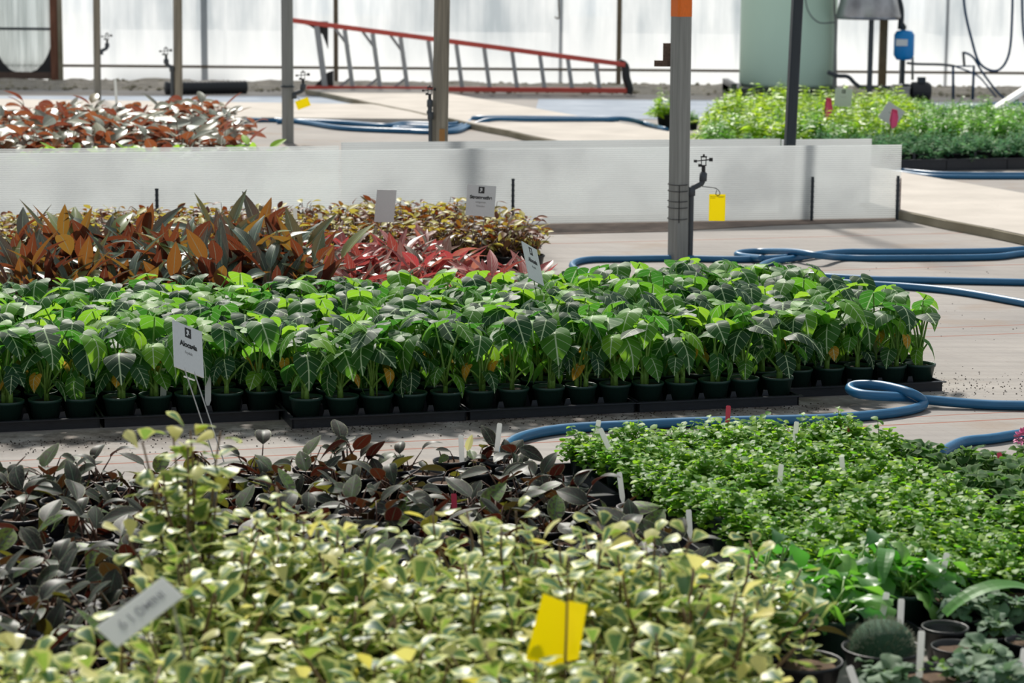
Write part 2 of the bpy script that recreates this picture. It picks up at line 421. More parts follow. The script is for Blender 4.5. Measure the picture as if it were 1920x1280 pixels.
def wall_mat():
    n = N('milky_greenhouse_film')
    st = n.noise(1.0, 6, n.pos({'scale': (1.8, 1, .5)}), .55)
    st2 = n.noise(1.0, 3, n.pos({'scale': (6, 1, .6)}), .5)
    z = n.sep(n.pos())[2]
    f = n.math('ADD', n.math('MULTIPLY', st, .6), n.math('MULTIPLY', st2, .4))
    up = n.maprange(n.math('ADD', z, n.math('MULTIPLY', st, .5)), .45, .95)          # blue-grey tone fades out to white near the sill
    g = n.math('MULTIPLY', n.maprange(f, .40, .62), up)
    c = n.mix(g, (.93, .97, 1.0), (.60, .68, .74))
    tr = n.maprange(g, 0, 1, .12, .30)
    return n.done(n.mixs(tr, n.mixs(.75, n.bsdf(c, .4), n.transl(c)), n.transp()))
M['wall'] = wall_mat()
def panel_mat(name, t0, t1):
    n = N(name); z = n.sep(n.pos())[2]
    w_ = n.math('ABSOLUTE', n.math('SUBTRACT', n.math('FRACT', n.math('MULTIPLY', z, 84)), .5))
    rib = n.maprange(w_, .28, .40)
    cl = n.maprange(n.noise(1.6, 3, n.pos()), .35, .65)
    c = n.mix(rib, (.72, .735, .735), (.60, .62, .63))
    tr = n.math('ADD', n.math('MULTIPLY', rib, t1), n.math('MULTIPLY', cl, t0))
    return n.done(n.mixs(tr, n.mixs(.6, n.bsdf(c, .35, 0, .5), n.transl(c)), n.transp((.95, .97, .97))))
M['panel'] = panel_mat('ribbed_polycarbonate', .62, .26)
M['panel_back'] = panel_mat('frosted_polycarbonate', .08, .16)
M['door_panel'] = plain('corrugated_fibreglass_grey', (.45, .48, .46), .5, var=.2, scale=3)
def dp():
    n = N('corrugated_fibreglass')
    st = n.noise(1.0, 5, n.pos({'scale': (14, 1, .6)}), .6)
    c = n.ramp(st, [(.4, (.50, .54, .52)), (.6, (.80, .84, .82))])
    return n.done(n.mixs(.12, n.mixs(.62, n.bsdf(c, .5), n.transl(c)), n.transp()))
M['door_panel'] = dp()

# ------------------------------------------------------------------ the setting
def struct(name, mb, mat, smooth=False):
    o = mb.obj(name, mat, None, smooth); o['kind'] = 'structure'; return o
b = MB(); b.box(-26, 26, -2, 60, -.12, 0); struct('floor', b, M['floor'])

def slab(name, pts, z0, z1, mat, edge=None):
    b = MB(); b.prism([(p[0], p[1]) for p in pts], z0, z1)
    return struct(name, b, mat)
# raised concrete walkway running diagonally away, and the cross walk on the left
w0 = at(1690, 411); w1 = at(890, 243)
wd = (w1 - w0).normalized(); wn = Vector((wd.y, -wd.x, 0))
def wpt(s_, t_): return w0 + wd * s_ + wn * t_
rq = random.Random(5)
near = [(s_, -.0 + rq.uniform(-.015, .015)) for s_ in np.arange(-5.5, 13.2, .45)]
slab('floor_walkway', [wpt(s_, t_) for s_, t_ in near] + [wpt(13.0, 1.27), wpt(-5.5, 1.27)], 0.0, .055, M['concrete'])
b = MB()
for i in range(len(near) - 1):
    p, q = wpt(*near[i]), wpt(*near[i + 1])
    b.beam((p.x - wn.x * .008, p.y - wn.y * .008, .026), (q.x - wn.x * .008, q.y - wn.y * .008, .026), .018, .05 + rq.uniform(-.008, .003))
struct('trim_1', b, M['concrete_edge'])
a0, a1, a2, a3 = at(300, 228), at(810, 232), at(806, 205), at(310, 198)
a0 = a0 + (a0 - a1) * 1.2; a3 = a3 + (a3 - a2) * 1.2
slab('floor_crosswalk', [a0, a1, a2, a3], 0.0, .045, M['concrete'])
# bluish sheets near the back wall
b = MB()
for q4 in ([(-400, 196), (700, 195), (720, 181), (-400, 180)], [(1000, 222), (2300, 232), (2300, 196), (1010, 186)]):
    P = [at(*p) for p in q4]; b.prism([(p.x, p.y) for p in P], 0, .004)
struct('floor_sheet', b, M['cloth_blue'])
# strip of gravel and earth along the wall foot
WY = at(960, 157).y
b = MB(); gx = np.linspace(-9, 9, 140)
for i, x in enumerate(gx[:-1]):
    pass
nx_, ny_ = 160, 14
vs = []; fs = []
for i in range(nx_):
    for j in range(ny_):
        x = -10 + 20 * i / (nx_ - 1); y = WY - 2.1 + 2.1 * j / (ny_ - 1)
        z = .035 * math.sin(math.pi * j / (ny_ - 1)) + .05 * noise.noise(Vector((x * 3, y * 3, 0))) * (0 < j < ny_ - 1)
        vs.append((x, y, max(-.02, z) if 0 < j < ny_ - 1 else -.01))
for i in range(nx_ - 1):
    for j in range(ny_ - 1): fs.append((i * ny_ + j, (i + 1) * ny_ + j, (i + 1) * ny_ + j + 1, i * ny_ + j + 1))
b.add(vs, fs); struct('floor_gravel', b, M['gravel'], True)
def pebbles(name, label, cat, pts, mat, szs, seed):
    q = random.Random(seed); b = MB()
    for (x, y) in pts:
        s_ = q.uniform(*szs); vs = []
        for k in range(6):
            d = [(1, 0, 0), (-1, 0, 0), (0, 1, 0), (0, -1, 0), (0, 0, 1), (0, 0, -1)][k]
            vs.append((x + d[0] * s_ * q.uniform(.7, 1.3), y + d[1] * s_ * q.uniform(.7, 1.3), max(0, s_ * .5 + d[2] * s_ * q.uniform(.4, .8))))
        b.add(vs, [(0, 2, 4), (2, 1, 4), (1, 3, 4), (3, 0, 4), (2, 0, 5), (1, 2, 5), (3, 1, 5), (0, 3, 5)])
    return tag(b.obj(name, mat), label, cat, kind='stuff')
q = random.Random(9)
pebbles('gravel', 'loose grey stones scattered along the foot of the milky wall', 'gravel',
        [(q.uniform(-6, 6), WY - q.uniform(.15, 2.1)) for _ in range(1500)], M['concrete_edge'], (.012, .04), 3)
pts = []
for _ in range(900):
    u_ = q.uniform(.5, 3.3); v_ = 7.62 - abs(q.gauss(0, .12)); pts.append(tuple(uv(u_, v_)[:2]))
for _ in range(260):
    u_ = q.gauss(3.95, .2); v_ = q.gauss(7.8, .16); pts.append(tuple(uv(u_, v_)[:2]))
for _ in range(200):
    u_ = q.uniform(3.3, 5.5); v_ = q.uniform(7.6, 11); pts.append(tuple(uv(u_, v_)[:2]))
pebbles('spilled_soil', 'dark crumbs of potting soil spilled on the ground cloth around the trays', 'soil', pts, M['soil'], (.001, .0038), 4)
# bare dirt strip just in front of the low translucent barrier
P = [at(940, 442), at(1260, 434), at(1450, 423), at(1680, 415), at(1684, 409), at(930, 420)]
b = MB(); b.prism([(p.x, p.y) for p in P], 0, .004); struct('floor_dirt', b, M['dirt'])

# back wall: ribbed milky film with rail, posts
b = MB(); xs = np.arange(-13, 13.001, .04)
vs = []; fs = []
for i, x in enumerate(xs):
    yy = WY + .002 * math.sin(x * 2 * math.pi / .16)
    vs += [(x, yy, 0), (x, yy, 3.2)]
fs = [(2 * i, 2 * i + 2, 2 * i + 3, 2 * i + 1) for i in range(len(xs) - 1)]
b.add(vs, fs); struct('wall_back', b, M['wall'], True)
b = MB(); b.box(-13, 13, WY - .07, WY - .03, .16, .19); struct('trim_rail', b, M['brown_metal'])
for i, (px, wd_) in enumerate(((630, .05), (1160, .055), (-330, .05), (2250, .05))):
    p = atY(px, 120, WY - .12); b = MB(); b.box(p.x - wd_ / 2, p.x + wd_ / 2, WY - .16, WY - .08, 0, 3.2); struct('trim_%d' % (i + 2), b, M['brown_metal'])
for i, (px, wd_) in enumerate(((1048, .035), (1768, .03), (383, .07))):
    p = atY(px, 120, WY + .1); b = MB(); b.box(p.x - wd_ / 2, p.x + wd_ / 2, WY + .06, WY + .10, 0, 3.2); struct('trim_%d' % (i + 6), b, M['galv'])
# outside, seen dimly through the film
for i, (px, wpx, h) in enumerate(((900, 330, 2.4), (1210, 110, 2.0), (1340, 90, 1.6), (1860, 200, 2.2), (300, 200, 2.6), (480, 130, 1.4))):
    p = atY(px, 60, WY + 3.5); wm = wpx / F_PX * (WY + 3.5) / 2
    b = MB(); b.box(p.x - wm, p.x + wm, WY + 3.2, WY + 4.6, .5, .5 + h)
    b.box(p.x - wm * .9, p.x - wm * .8, WY + 3.3, WY + 3.4, 0, .5); b.box(p.x + wm * .8, p.x + wm * .9, WY + 3.3, WY + 3.4, 0, .5)
    b.box(p.x - wm * 1.05, p.x + wm * 1.05, WY + 3.1, WY + 4.7, .5 + h, .55 + h)
    o = b.obj('storage_unit', M['pot_grey']); tag(o, 'blurred grey bulk standing outside behind the milky wall, %s from the left' % ORD[[4, 5, 6, 7, 1, 2][i] if i != 0 else 3], 'storage unit', 'shapes outside the wall')

# door at the left end of the wall
DYD = WY - .12
dt = thing('door_1', 'x', 'door', (0, 0, 0)); del dt['label']; del dt['category']; dt['kind'] = 'structure'
xr = atY(115, 120, DYD).x; xl = xr - 1.25
b = MB(); b.box(xr - .115, xr, DYD - .05, DYD + .05, 0, 2.3); b.obj('door_post', M['wood_red'], dt)
b = MB(); b.box(xr - .02, xr + .03, DYD - .08, DYD - .04, 0, 2.3); b.obj('pale_edge', M['concrete_edge'], dt)
b = MB(); b.box(xl, xr - .115, DYD - .03, DYD + .03, .02, .10); b.obj('bottom_rail', M['wood'], dt)
b = MB(); zz = atY(50, 54, DYD).z; b.box(xl, xr - .115, DYD - .03, DYD, zz - .015, zz + .015); b.obj('cross_bar', M['dark_metal'], dt)
b = MB(); b.box(xl, xl + .09, DYD - .03, DYD + .03, .0, 2.3); b.obj('door_post', M['wood'], dt)
b = MB(); vs = []; xs = np.arange(xl + .05, xr - .1, .012)
for x in xs: vs += [(x, DYD + .02 + .012 * math.sin(x * 2 * math.pi / .07), .08), (x, DYD + .02 + .012 * math.sin(x * 2 * math.pi / .07), 2.3)]
b.add(vs, [(2 * i, 2 * i + 2, 2 * i + 3, 2 * i + 1) for i in range(len(xs) - 1)]); b.obj('door_panel', M['door_panel'], dt, True)
for x, s_ in ((xr - .115, -1), (atY(-8, 120, DYD).x, 1)):
    b = MB(); pts2 = [(0, 0)] + [(s_ * (.22 - .20 * math.sin(a)), .30 - .28 * math.cos(a)) for a in np.linspace(0, math.pi / 2, 7)]
    pts2 = [(0, 0), (s_ * .24, 0), (s_ * .17, .03), (s_ * .09, .11), (s_ * .04, .2), (0, .30)]
    Mx = Matrix.Translation((x, DYD - .02, .1)) @ Matrix.Rotation(math.pi / 2, 4, 'X'); b.prism(pts2, -.01, .01, Mx); b.obj('corner_gusset', M['pot_black'], dt)

# ------------------------------------------------------------------ posts
def post(px_b, py_b, px_t, py_t, size, mat, name, label, rz=AL, round_=False, H=2.6, extra=None, group=None):
    base = at(px_b, py_b); top = atY(px_t, py_t, base.y)
    d = top - base; k = H / d.z
    lean = Vector((d.x * k, 0, H))
    t = thing(name, label, 'post', base, 0, group)
    b = MB()
    if round_: b.tube([(0, 0, 0), tuple(lean)], size / 2, 14)
    else:
        s_ = size / 2; c = s_ * .25; pr = [(-s_, -s_ + c), (-s_ + c, -s_), (s_ - c, -s_), (s_, -s_ + c), (s_, s_ - c), (s_ - c, s_), (-s_ + c, s_), (-s_, s_ - c)]
        pr = [(x * math.cos(rz) - y * math.sin(rz), x * math.sin(rz) + y * math.cos(rz)) for x, y in pr]
        v = [(x, y, 0) for x, y in pr] + [(x + lean.x, y, H) for x, y in pr]
        b.add(v, [tuple(range(8))[::-1], tuple(range(8, 16))] + [(i, (i + 1) % 8, 8 + (i + 1) % 8, 8 + i) for i in range(8)])
    b.obj('shaft', mat, t)
    return t, base, lean / H
def sprinkler(base, side, h0, reach, hs, sc, label, loc_parent_group='sprinkler risers', rod=True):
    """riser pipe running up beside a post, elbow arm, sprinkler head"""
    t = thing('sprinkler', label, 'sprinkler', base, 0, loc_parent_group)
    r = .013 * sc
    if rod:
        b = MB(); b.tube([(0, 0, 0), (0, 0, h0)], r, 10); b.obj('riser', M['pipe_grey'], t)
    b = MB(); b.tube(spline([(0, 0, h0), (side * .01, 0, h0 + .012), (side * reach * .6, 0, h0 + .025), (side * reach * .9, 0, h0 + .04), (side * reach, 0, h0 + .09)], 5), r * 1.15, 10)
    b.tube([(0, 0, h0 - .03), (0, 0, h0 + .015)], r * 1.5, 10); b.tube([(side * reach * .97, 0, h0 + .045), (side * reach, 0, h0 + .085)], r * 1.5, 10)
    b.obj('elbow_arm', M['pipe_grey'], t, True)
    hx = side * reach; z = h0 + .09
    b = MB(); k = sc * .9
    b.tube([(hx, 0, z), (hx, 0, z + .035 * k)], .011 * k, 8); b.tube([(hx, 0, z + .035 * k), (hx, 0, z + .04 * k)], .018 * k, 8)
    b.beam((hx - .012 * k, 0, z + .04 * k), (hx - .014 * k, 0, z + .085 * k), .005 * k); b.beam((hx + .012 * k, 0, z + .04 * k), (hx + .014 * k, 0, z + .085 * k), .005 * k)
    b.beam((hx - .018 * k, 0, z + .085 * k), (hx + .018 * k, 0, z + .085 * k), .008 * k); b.tube([(hx, 0, z + .085 * k), (hx, 0, z + .1 * k)], .006 * k, 6)
    b.obj('sprinkler_frame', M['black_plastic'], t)
    b = MB(); b.beam((hx - .05 * k, 0, z + .06 * k), (hx + .045 * k, .01, z + .07 * k), .006 * k)
    b.box(hx - .055 * k, hx - .038 * k, -.01, .01, z + .054 * k, z + .068 * k); b.box(hx + .03 * k, hx + .05 * k, -.01, .01, z + .06 * k, z + .08 * k)
    b.box(hx - .03 * k, hx - .01 * k, -.01, .01, z + .03 * k, z + .045 * k)
    b.obj('swing_arm', M['black_plastic'], t)
    return t
t, pb, pl = post(1271, 490, 1278, 0, .083, M['galv'], 'steel_post', 'thick grey steel post with an orange band and a sprinkler, right of the picture centre', .5)
zt = atY(1278, 31, pb.y).z; b = MB(); cx = pl.x * zt
s_ = .0425; c = s_ * .25; pr = [(-s_, -s_ + c), (-s_ + c, -s_), (s_ - c, -s_), (s_, -s_ + c), (s_, s_ - c), (s_ - c, s_), (-s_ + c, s_), (-s_, s_ - c)]
pr = [(x * math.cos(.5) - y * math.sin(.5), x * math.sin(.5) + y * math.cos(.5)) for x, y in pr]
b.add([(x + cx, y, zt) for x, y in pr] + [(x + cx + pl.x * .4, y, zt + .4) for x, y in pr], [tuple(range(8))[::-1], tuple(range(8, 16))] + [(i, (i + 1) % 8, 8 + (i + 1) % 8, 8 + i) for i in range(8)]); b.obj('orange_band', M['orange_tape'], t)
b = MB(); z0, z1 = atY(1278, 126, pb.y).z, atY(1278, 82, pb.y).z
b.box(pl.x * z0 - .085, pl.x * z0 + .055, .05, .08, z0, z1); b.box(pl.x * z0 - .128, pl.x * z0 - .085, .05, .08, z0, z0 + .03)
b.obj('wooden_bracket', M['wood'], t)
b = MB()
for py in (345, 357, 376, 388, 409):
    zz = atY(1271, py, pb.y).z; ring = [(pl.x * zz + .052 * math.cos(a) - .004, .052 * math.sin(a), zz + .002 * math.sin(a)) for a in np.linspace(0, 2 * math.pi, 17)]
    b.tube(ring, .0022, 5, False)
b.tube([(pl.x * .2, -.052, .20), (pl.x * .3, -.052, .39)], .0022, 5); b.obj('binding_wire', M['wire'], t)
sp = sprinkler(pb + Vector((.062, 0, 0)), 1, atY(1290, 352, pb.y).z - .01, .058, 1, 1.0, 'black impact sprinkler on a grey elbow wired to the orange-banded post')
t = thing('sticky_card', 'yellow sticky insect card hanging by wire from the sprinkler elbow', 'sticky card', pb + Vector((.0, 0, 0)))
c0 = atY(1344, 414, pb.y) - pb; c1 = atY(1344, 364, pb.y) - pb
b = MB(); b.box(c0.x - .041, c0.x + .041, -.0015, .0015, c0.z, c1.z); b.obj('card', M['yellow'], t)
b = MB(); b.box(c0.x - .036, c0.x + .036, -.0022, -.0014, c1.z - .012, c1.z - .0105); b.box(c0.x - .034, c0.x - .01, -.0022, -.0014, c1.z - .02, c1.z - .0185); b.box(c0.x + .005, c0.x + .032, -.0022, -.0014, c1.z - .0165, c1.z - .015); b.obj('fine_print', M['ink'], t)
b = MB(); zc = c1.z
b.tube(spline([(.085, 0, zc + .055), (.11, 0, zc + .04), (c0.x - .01, 0, zc + .03), (c0.x + .012, -.004, zc + .008), (c0.x + .006, -.005, zc - .006), (c0.x - .008, -.004, zc + .0), (c0.x - .004, 0, zc + .02)], 5), .002, 5); b.obj('hanger', M['wire'], t)

t, pb2, pl2 = post(823, 391, 829, 0, .078, M['galv_worn'], 'steel_post', 'weathered brownish post rising behind the low barrier left of centre', .45)
b = MB(); z0 = atY(820, 250, pb2.y).z; b.box(-.005, .035, -.045, -.037, z0 - .12, z0 + .03); b.obj('rust_patch', plain('orange_rust', (.35, .17, .05), .8, var=.4), t)
sp = sprinkler(pb2 + Vector((-.052, -.02, 0)), -1, atY(815, 214, pb2.y).z, .004, 1, .95, 'dark riser with sprinkler hugging the weathered brownish post')
t, pb3, pl3 = post(540, 268, 538, 0, .076, M['galv'], 'steel_post', 'grey square post beside the wide end of the red ladder', .7)
z0 = .45; b = MB(); b.tube([(0, 0, z0), (0, 0, z0 + .012)], .057, 12); b.obj('clamp', M['dark_metal'], t)
sprinkler(pb3 + Vector((.05, 0, 0)), 1, atY(555, 178, pb3.y).z, .075, 1, 1.2, 'dark sprinkler on an elbow right of the post by the ladder', rod=False)
t = thing('sticky_card', 'small yellow sticky card tilted beside the post near the ladder', 'sticky card', (0, 0, 0))
p = atY(568, 194, pb3.y); b = MB(); Mx = Matrix.Translation(p) @ Matrix.Rotation(-.35, 4, 'Y'); b.box(-.055, .055, -.0015, .0015, -.036, .036, Mx); b.obj('card', M['yellow'], t)
b = MB(); b.tube([tuple(pb3 + Vector((.05, 0, p.z + .06))), (p.x - .03, p.y, p.z + .04)], .0022, 5); b.tube([(p.x - .03, p.y, p.z + .04), (p.x - .03, p.y, p.z + .02)], .0022, 5); b.obj('hanger', M['wire'], t)
t, pb4, pl4 = post(334, 210, 333, 0, .072, M['galv_worn'], 'steel_post', 'grey post left of the ladder beside the black drain pipe', .5)
sprinkler(pb4 + Vector((-.05, -.02, 0)), -1, atY(325, 128, pb4.y).z, .055, 1, 1.3, 'dark sprinkler on the left side of the post by the drain pipe')
t, pb5, pl5 = post(183, 188, 181, 0, .068, M['galv_worn'], 'steel_post', 'leftmost grey post between the door and the drain pipe', .3)
sprinkler(pb5 + Vector((.045, 0, 0)), 1, atY(188, 97, pb5.y).z, .065, 1, 1.2, 'dark sprinkler on the leftmost grey post', rod=False)
t, pb6, pl6 = post(1474, 402, 1495, 0, .060, M['dark_metal'], 'steel_post', 'dark leaning post rising behind the low barrier in front of the green tank', .2)

# ------------------------------------------------------------------ low translucent barrier
f0 = Vector((-3.3, 12.98, 0)); f1 = at(1686, 411)
def barrier(a, b_, z0, z1, mat, label, edge=True):
    d = (b_ - a); L = d.length; ang = math.atan2(d.y, d.x)
    t = thing('barrier_panel', label, 'panel', a, ang, 'low translucent barriers')
    b = MB(); b.box(0, L, -.004, .004, z0, z1); b.obj('sheet', mat, t)
    return t, L, ang
barrier(f0, f1, .008, .44, M['panel'], 'long ribbed translucent plastic barrier standing behind the leafy beds, the front one')
g1 = atY(1634, 392, f1.y + .42); g1.z = 0; gm = at(1455, 398); 
fd = (f1 - f0).normalized(); off = Vector((-fd.y, fd.x, 0)) * .46
def onback(px):
    lo, hi = 0, 12.
    for _ in range(40):
        m = (lo + hi) / 2; p = f0 + off + fd * m
        if proj((p.x, p.y, .3))[0] < px: lo = m
        else: hi = m
    return f0 + off + fd * lo
def onfront(px, dy=0.0):
    lo, hi = 0, 12.
    for _ in range(40):
        m = (lo + hi) / 2; p = f0 + fd * m
        if proj((p.x, p.y, .3))[0] < px: lo = m
        else: hi = m
    return f0 + fd * lo + off.normalized() * dy
barrier(onback(640), onback(1462), .008, .445, M['panel_back'], 'frosted white panel behind the long front barrier, left of the dark leaning post')
barrier(onback(1464), onback(1633), .008, .44, M['panel_back'], 'short frosted white panel behind the front barrier, right of the dark leaning post')
barrier(onback(-120), onback(636), .008, .425, M['panel'], 'ribbed rear panel at the left behind the long front barrier')
def stake(p, h, mat, label, w_=.016, grp='barrier stakes'):
    b = MB(); b.box(-w_ / 2, w_ / 2, -.006, .006, 0, h)
    for k in range(int(h / .03)): b.box(-w_ * .62, w_ * .62, -.008, .002, .02 + k * .03, .028 + k * .03)
    o = b.obj('stake', mat); o.location = p; tag(o, label, 'stake', grp)
stake(onfront(293, -.03), .24, M['dark_metal'], 'dark metal stake in front of the barrier at the far left')
stake(onfront(960, -.03), .27, M['dark_metal'], 'dark metal stake in front of the barrier just right of the Stromanthe sign')
stake(onfront(1521, -.03), .26, M['dark_metal'], 'dark metal stake in front of the barrier right of the dark leaning post')
stake(onfront(1681, -.03), .26, M['dark_metal'], 'dark metal stake at the right end of the barrier')
stake(onback(266) + off.normalized() * .05, .26, M['dark_metal'], 'blurred stake behind the barrier at the far left')
stake(onback(912) + off.normalized() * .05, .26, M['dark_metal'], 'blurred stake behind the barrier above the Stromanthe sign')
stake(onback(1467) + off.normalized() * .05, .26, M['dark_metal'], 'blurred stake behind the barrier by the dark leaning post')
stake(onback(1628) + off.normalized() * .05, .26, M['dark_metal'], 'blurred stake behind the barrier near its right end')
b = MB(); b.box(-.014, .014, -.02, .02, 0, .24); o = b.obj('wooden_stake', M['wood_red']); o.location = onfront(1690, .04); tag(o, 'short red-brown wooden stake at the right end of the barrier', 'stake')
pa = onfront(1555, .2); pb_ = onfront(1640, .17)
b = MB(); b.tube([(pa.x, pa.y, .028), (pb_.x, pb_.y, .028)], .028, 12); b.tube([(pa.x - .0, pa.y, .028), (pa.x + .1, pa.y + .02, .028)], .034, 12)
b.tube([(pa.x - .06, pa.y, .09), (pa.x + .02, pa.y, .04)], .012, 8)
tag(b.obj('pipe', M['white'], None, True), 'white plastic pipe lying between the two barrier layers at the right', 'pipe')

# ------------------------------------------------------------------ hoses
def hose(pts, label, r=.017, mat='hose', group='blue hoses', name='garden_hose'):
    P = []
    for p in pts:
        z = p[2] if len(p) > 2 else r
        P.append(at(p[0], p[1], z))
    b = MB(); b.tube(spline(P, 8), r, 10); return tag(b.obj(name, M[mat], None, True), label, 'hose', group)
hose([(2040, 762), (1920, 760), (1842, 758), (1722, 748, .03), (1680, 744, .045), (1617, 739, .05), (1593, 729, .055), (1608, 721, .065), (1655, 723, .07), (1708, 737, .06), (1732, 755, .025), (1711, 767), (1655, 776), (1542, 785), (1392, 789), (1280, 792), (1180, 797), (1080, 802), (1010, 811), (962, 826), (944, 850), (960, 880)],
     'blue hose looping round the right end of the alocasia trays')
hose([(1760, 850), (1803, 829), (1860, 822), (1920, 813), (2040, 800)], 'short stretch of blue hose above the fuzzy dark-leaved pots at the right edge')
hose([(1110, 520), (1076, 503), (1078, 492), (1110, 486), (1180, 485), (1270, 484), (1380, 486), (1450, 484), (1500, 481)], 'blue hose passing behind the orange-banded post')
hose([(2040, 456), (1920, 467), (1842, 471), (1655, 472), (1590, 472), (1540, 476, .02), (1490, 484, .02), (1450, 490), (1425, 500), (1410, 520)], 'upper blue hose on the right curling down to the alocasia leaves')
hose([(2040, 466), (1920, 475), (1850, 482), (1655, 484), (1580, 483), (1535, 479, .05), (1490, 472, .05), (1430, 471), (1392, 473), (1382, 477), (1398, 481), (1430, 484, .04)], 'second blue hose on the right with its hooked end left of the crossing')
hose([(2040, 532), (1920, 529), (1730, 525), (1655, 524), (1560, 519), (1500, 515), (1440, 513)], 'straight blue hose, upper of the lower pair right of the alocasias')
hose([(2040, 590), (1920, 568), (1800, 547), (1700, 537), (1600, 531), (1520, 526), (1460, 521), (1420, 520)], 'blue hose sloping down to the right, lowest of the far group')
hose([(1640, 318), (1700, 325), (1760, 331), (1920, 332), (2040, 331)], 'blue hose along the foot of the fern bed, nearer one', .016)
hose([(1640, 312), (1700, 320), (1780, 326), (1920, 327), (2040, 326)], 'blue hose along the foot of the fern bed, farther one', .016)
hose([(380, 232), (430, 229), (480, 225), (540, 226), (580, 231), (640, 240), (740, 245), (830, 246), (870, 238), (885, 225, .05), (900, 221, .078), (1000, 221, .078), (1100, 222, .078), (1170, 223, .078), (1210, 232), (1250, 243)], 'blue hose running across the far floor behind the barrier', .022)
hose([(520, 228), (560, 227), (640, 230), (720, 236), (760, 232), (850, 233), (872, 222), (860, 212), (835, 215), (826, 228), (800, 240), (740, 241)], 'coiled blue hose behind the weathered brownish post', .022)
hose([(1160, 224, .077), (1000, 224, .077), (920, 224, .077), (880, 238), (850, 247), (780, 247), (740, 242), (760, 236), (850, 238), (876, 230)], 'blue hose doubling back beside the coil on the far floor', .02)

# ------------------------------------------------------------------ ladder lying on its side
LY = at(800, 176).y
t = thing('step_ladder', 'tall red step ladder lying on its side along the back wall', 'ladder', (0, 0, 0))
def LP(px, py): return atY(px, py, LY)
def rail_y_top(px): return 38 + (px - 548) * (121 - 38) / (1172 - 548)
b = MB(); b.beam(LP(548, 38), LP(1172, 121), .09, .05, (0, 0, 1)); b.obj('side_rail', M['ladder_red'], t)
b = MB(); a_ = LP(575, 172); c_ = LP(1175, 169); b.beam((a_.x, a_.y, .055), (c_.x, c_.y, .055), .09, .05); b.obj('side_rail', M['ladder_red'], t)
for i in range(11):
    px = 600 + 52 * i; k = (px - 600) / 52
    top = LP(px - 6 + i * .3, rail_y_top(px) + 4); bot = LP(px + 10 - i * .6, 168)
    b = MB(); b.beam(top, (bot.x, bot.y, .06), .045 if i else .06, .085); o = b.obj('step', M['aluminium'], t)
for i in range(1, 4):
    px = 600 + 52 * i
    b = MB(); b.beam(LP(px - 24, rail_y_top(px - 24) + 4), LP(px + 2, rail_y_top(px) + 36), .012, .03); b.obj('brace', M['aluminium'], t); b = MB(); b.beam(LP(px - 20, 166), LP(px + 6, 146), .014, .03); b.obj('brace', M['aluminium'], t)
b = MB(); b.prism([(0, 0), (.36, 0), (.36, -.30), (.30, -.14), (.16, -.05)], -.02, .02, Matrix.Translation(LP(556, 40) + Vector((-.02, .05, 0))) @ Matrix.Rotation(math.pi / 2, 4, 'X')); b.obj('corner_gusset', M['black_plastic'], t)
b = MB(); b.prism([(0, 0), (.26, 0), (.26, .22), (.2, .2)], -.02, .02, Matrix.Translation(LP(580, 170) + Vector((0.0, .05, 0))) @ Matrix.Rotation(math.pi / 2, 4, 'X')); b.obj('corner_gusset', M['black_plastic'], t)
b = MB(); b.beam(LP(1120, rail_y_top(1120) + 6), LP(1124, 165), .03, .03); b.obj('strut', M['ladder_red'], t)
b = MB(); b.tube(spline([LP(1160, 117), LP(1172, 124), LP(1174, 145), LP(1180, 165), LP(1178, 176)], 4), .045, 8); b.obj('top_cap', M['black_plastic'], t, True)
# black drain pipe on the gravel
a_ = at(310, 165, .07); c_ = at(462, 163, .07)
b = MB(); n_ = 40
b.tube([a_.lerp(c_, i / n_) for i in range(n_ + 1)], .075, 14, rs=[.075 if i % 2 else .066 for i in range(n_ + 1)]); tag(b.obj('drain_pipe', M['pipe_black'], None, True), 'length of black corrugated drain pipe lying at the wall foot', 'pipe')
# hanging wire with hook
p = atY(1045, 35, WY - .5); b = MB(); b.tube(spline([(p.x, p.y, 2.4), (p.x + .01, p.y, p.z + .3), (p.x + .02, p.y, p.z + .06), (p.x + .01, p.y, p.z), (p.x - .03, p.y, p.z + .02)], 5), .009, 6)
tag(b.obj('hanging_wire', M['brown_metal']), 'thin wire hook hanging in front of the milky wall above the ladder', 'wire')

# ------------------------------------------------------------------ tank and plumbing at the right
TY = at(1475, 190).y + .3
tc = atY(1476, 150, TY + .5)
t = thing('water_tank', 'large pale green plastic water tank on a black base', 'tank', (tc.x, TY + .5, 0))
b = MB(); b.lathe([(.001, .12), (.50, .12), (.525, .16), (.525, 1.1), (.53, 1.12), (.525, 1.14), (.525, 2.0), (.42, 2.2), (.15, 2.3), (.001, 2.3)], 40); b.obj('tank_body', M['tank_green'], t, True)
b = MB(); b.box(-.66, .56, -.55, .55, 0, .12); b.box(-.66, -.6, -.57, .55, .05, .17); b.obj('tank_base', M['black_plastic'], t)
def BY(px, py, dy=0.0): return atY(px, py, TY + dy)
t = thing('steel_hopper', 'dented stainless steel hopper on legs beside the green tank', 'hopper', (0, 0, 0))
b = MB(); c = BY(1628, 40); rr = 60 / F_PX * TY
M4 = Matrix.Translation((c.x, c.y, 0))
zb = BY(1628, 38).z; b.lathe([(.001, zb), (rr * .97, zb + .01), (rr * 1.0, zb + .05), (rr * .86, zb + .26), (rr * .86, zb + 1.0), (.001, zb + 1.0)], 26, M4); b.obj('hopper_body', M['steel'], t, True)
for px, yb, w_ in ((1566, 178, .03), (1632, 178, .05), (1690, 178, .03)):
    p = BY(px, 100, .1 if px != 1632 else -.05); b = MB(); b.beam((p.x, p.y, 0), (p.x, p.y, zb + .06), w_); b.obj('leg', M['pipe_grey'] if px == 1632 else M['galv'], t)
t = thing('pressure_tank', 'blue pressure tank with a pale label above the black pump', 'tank', (0, 0, 0))
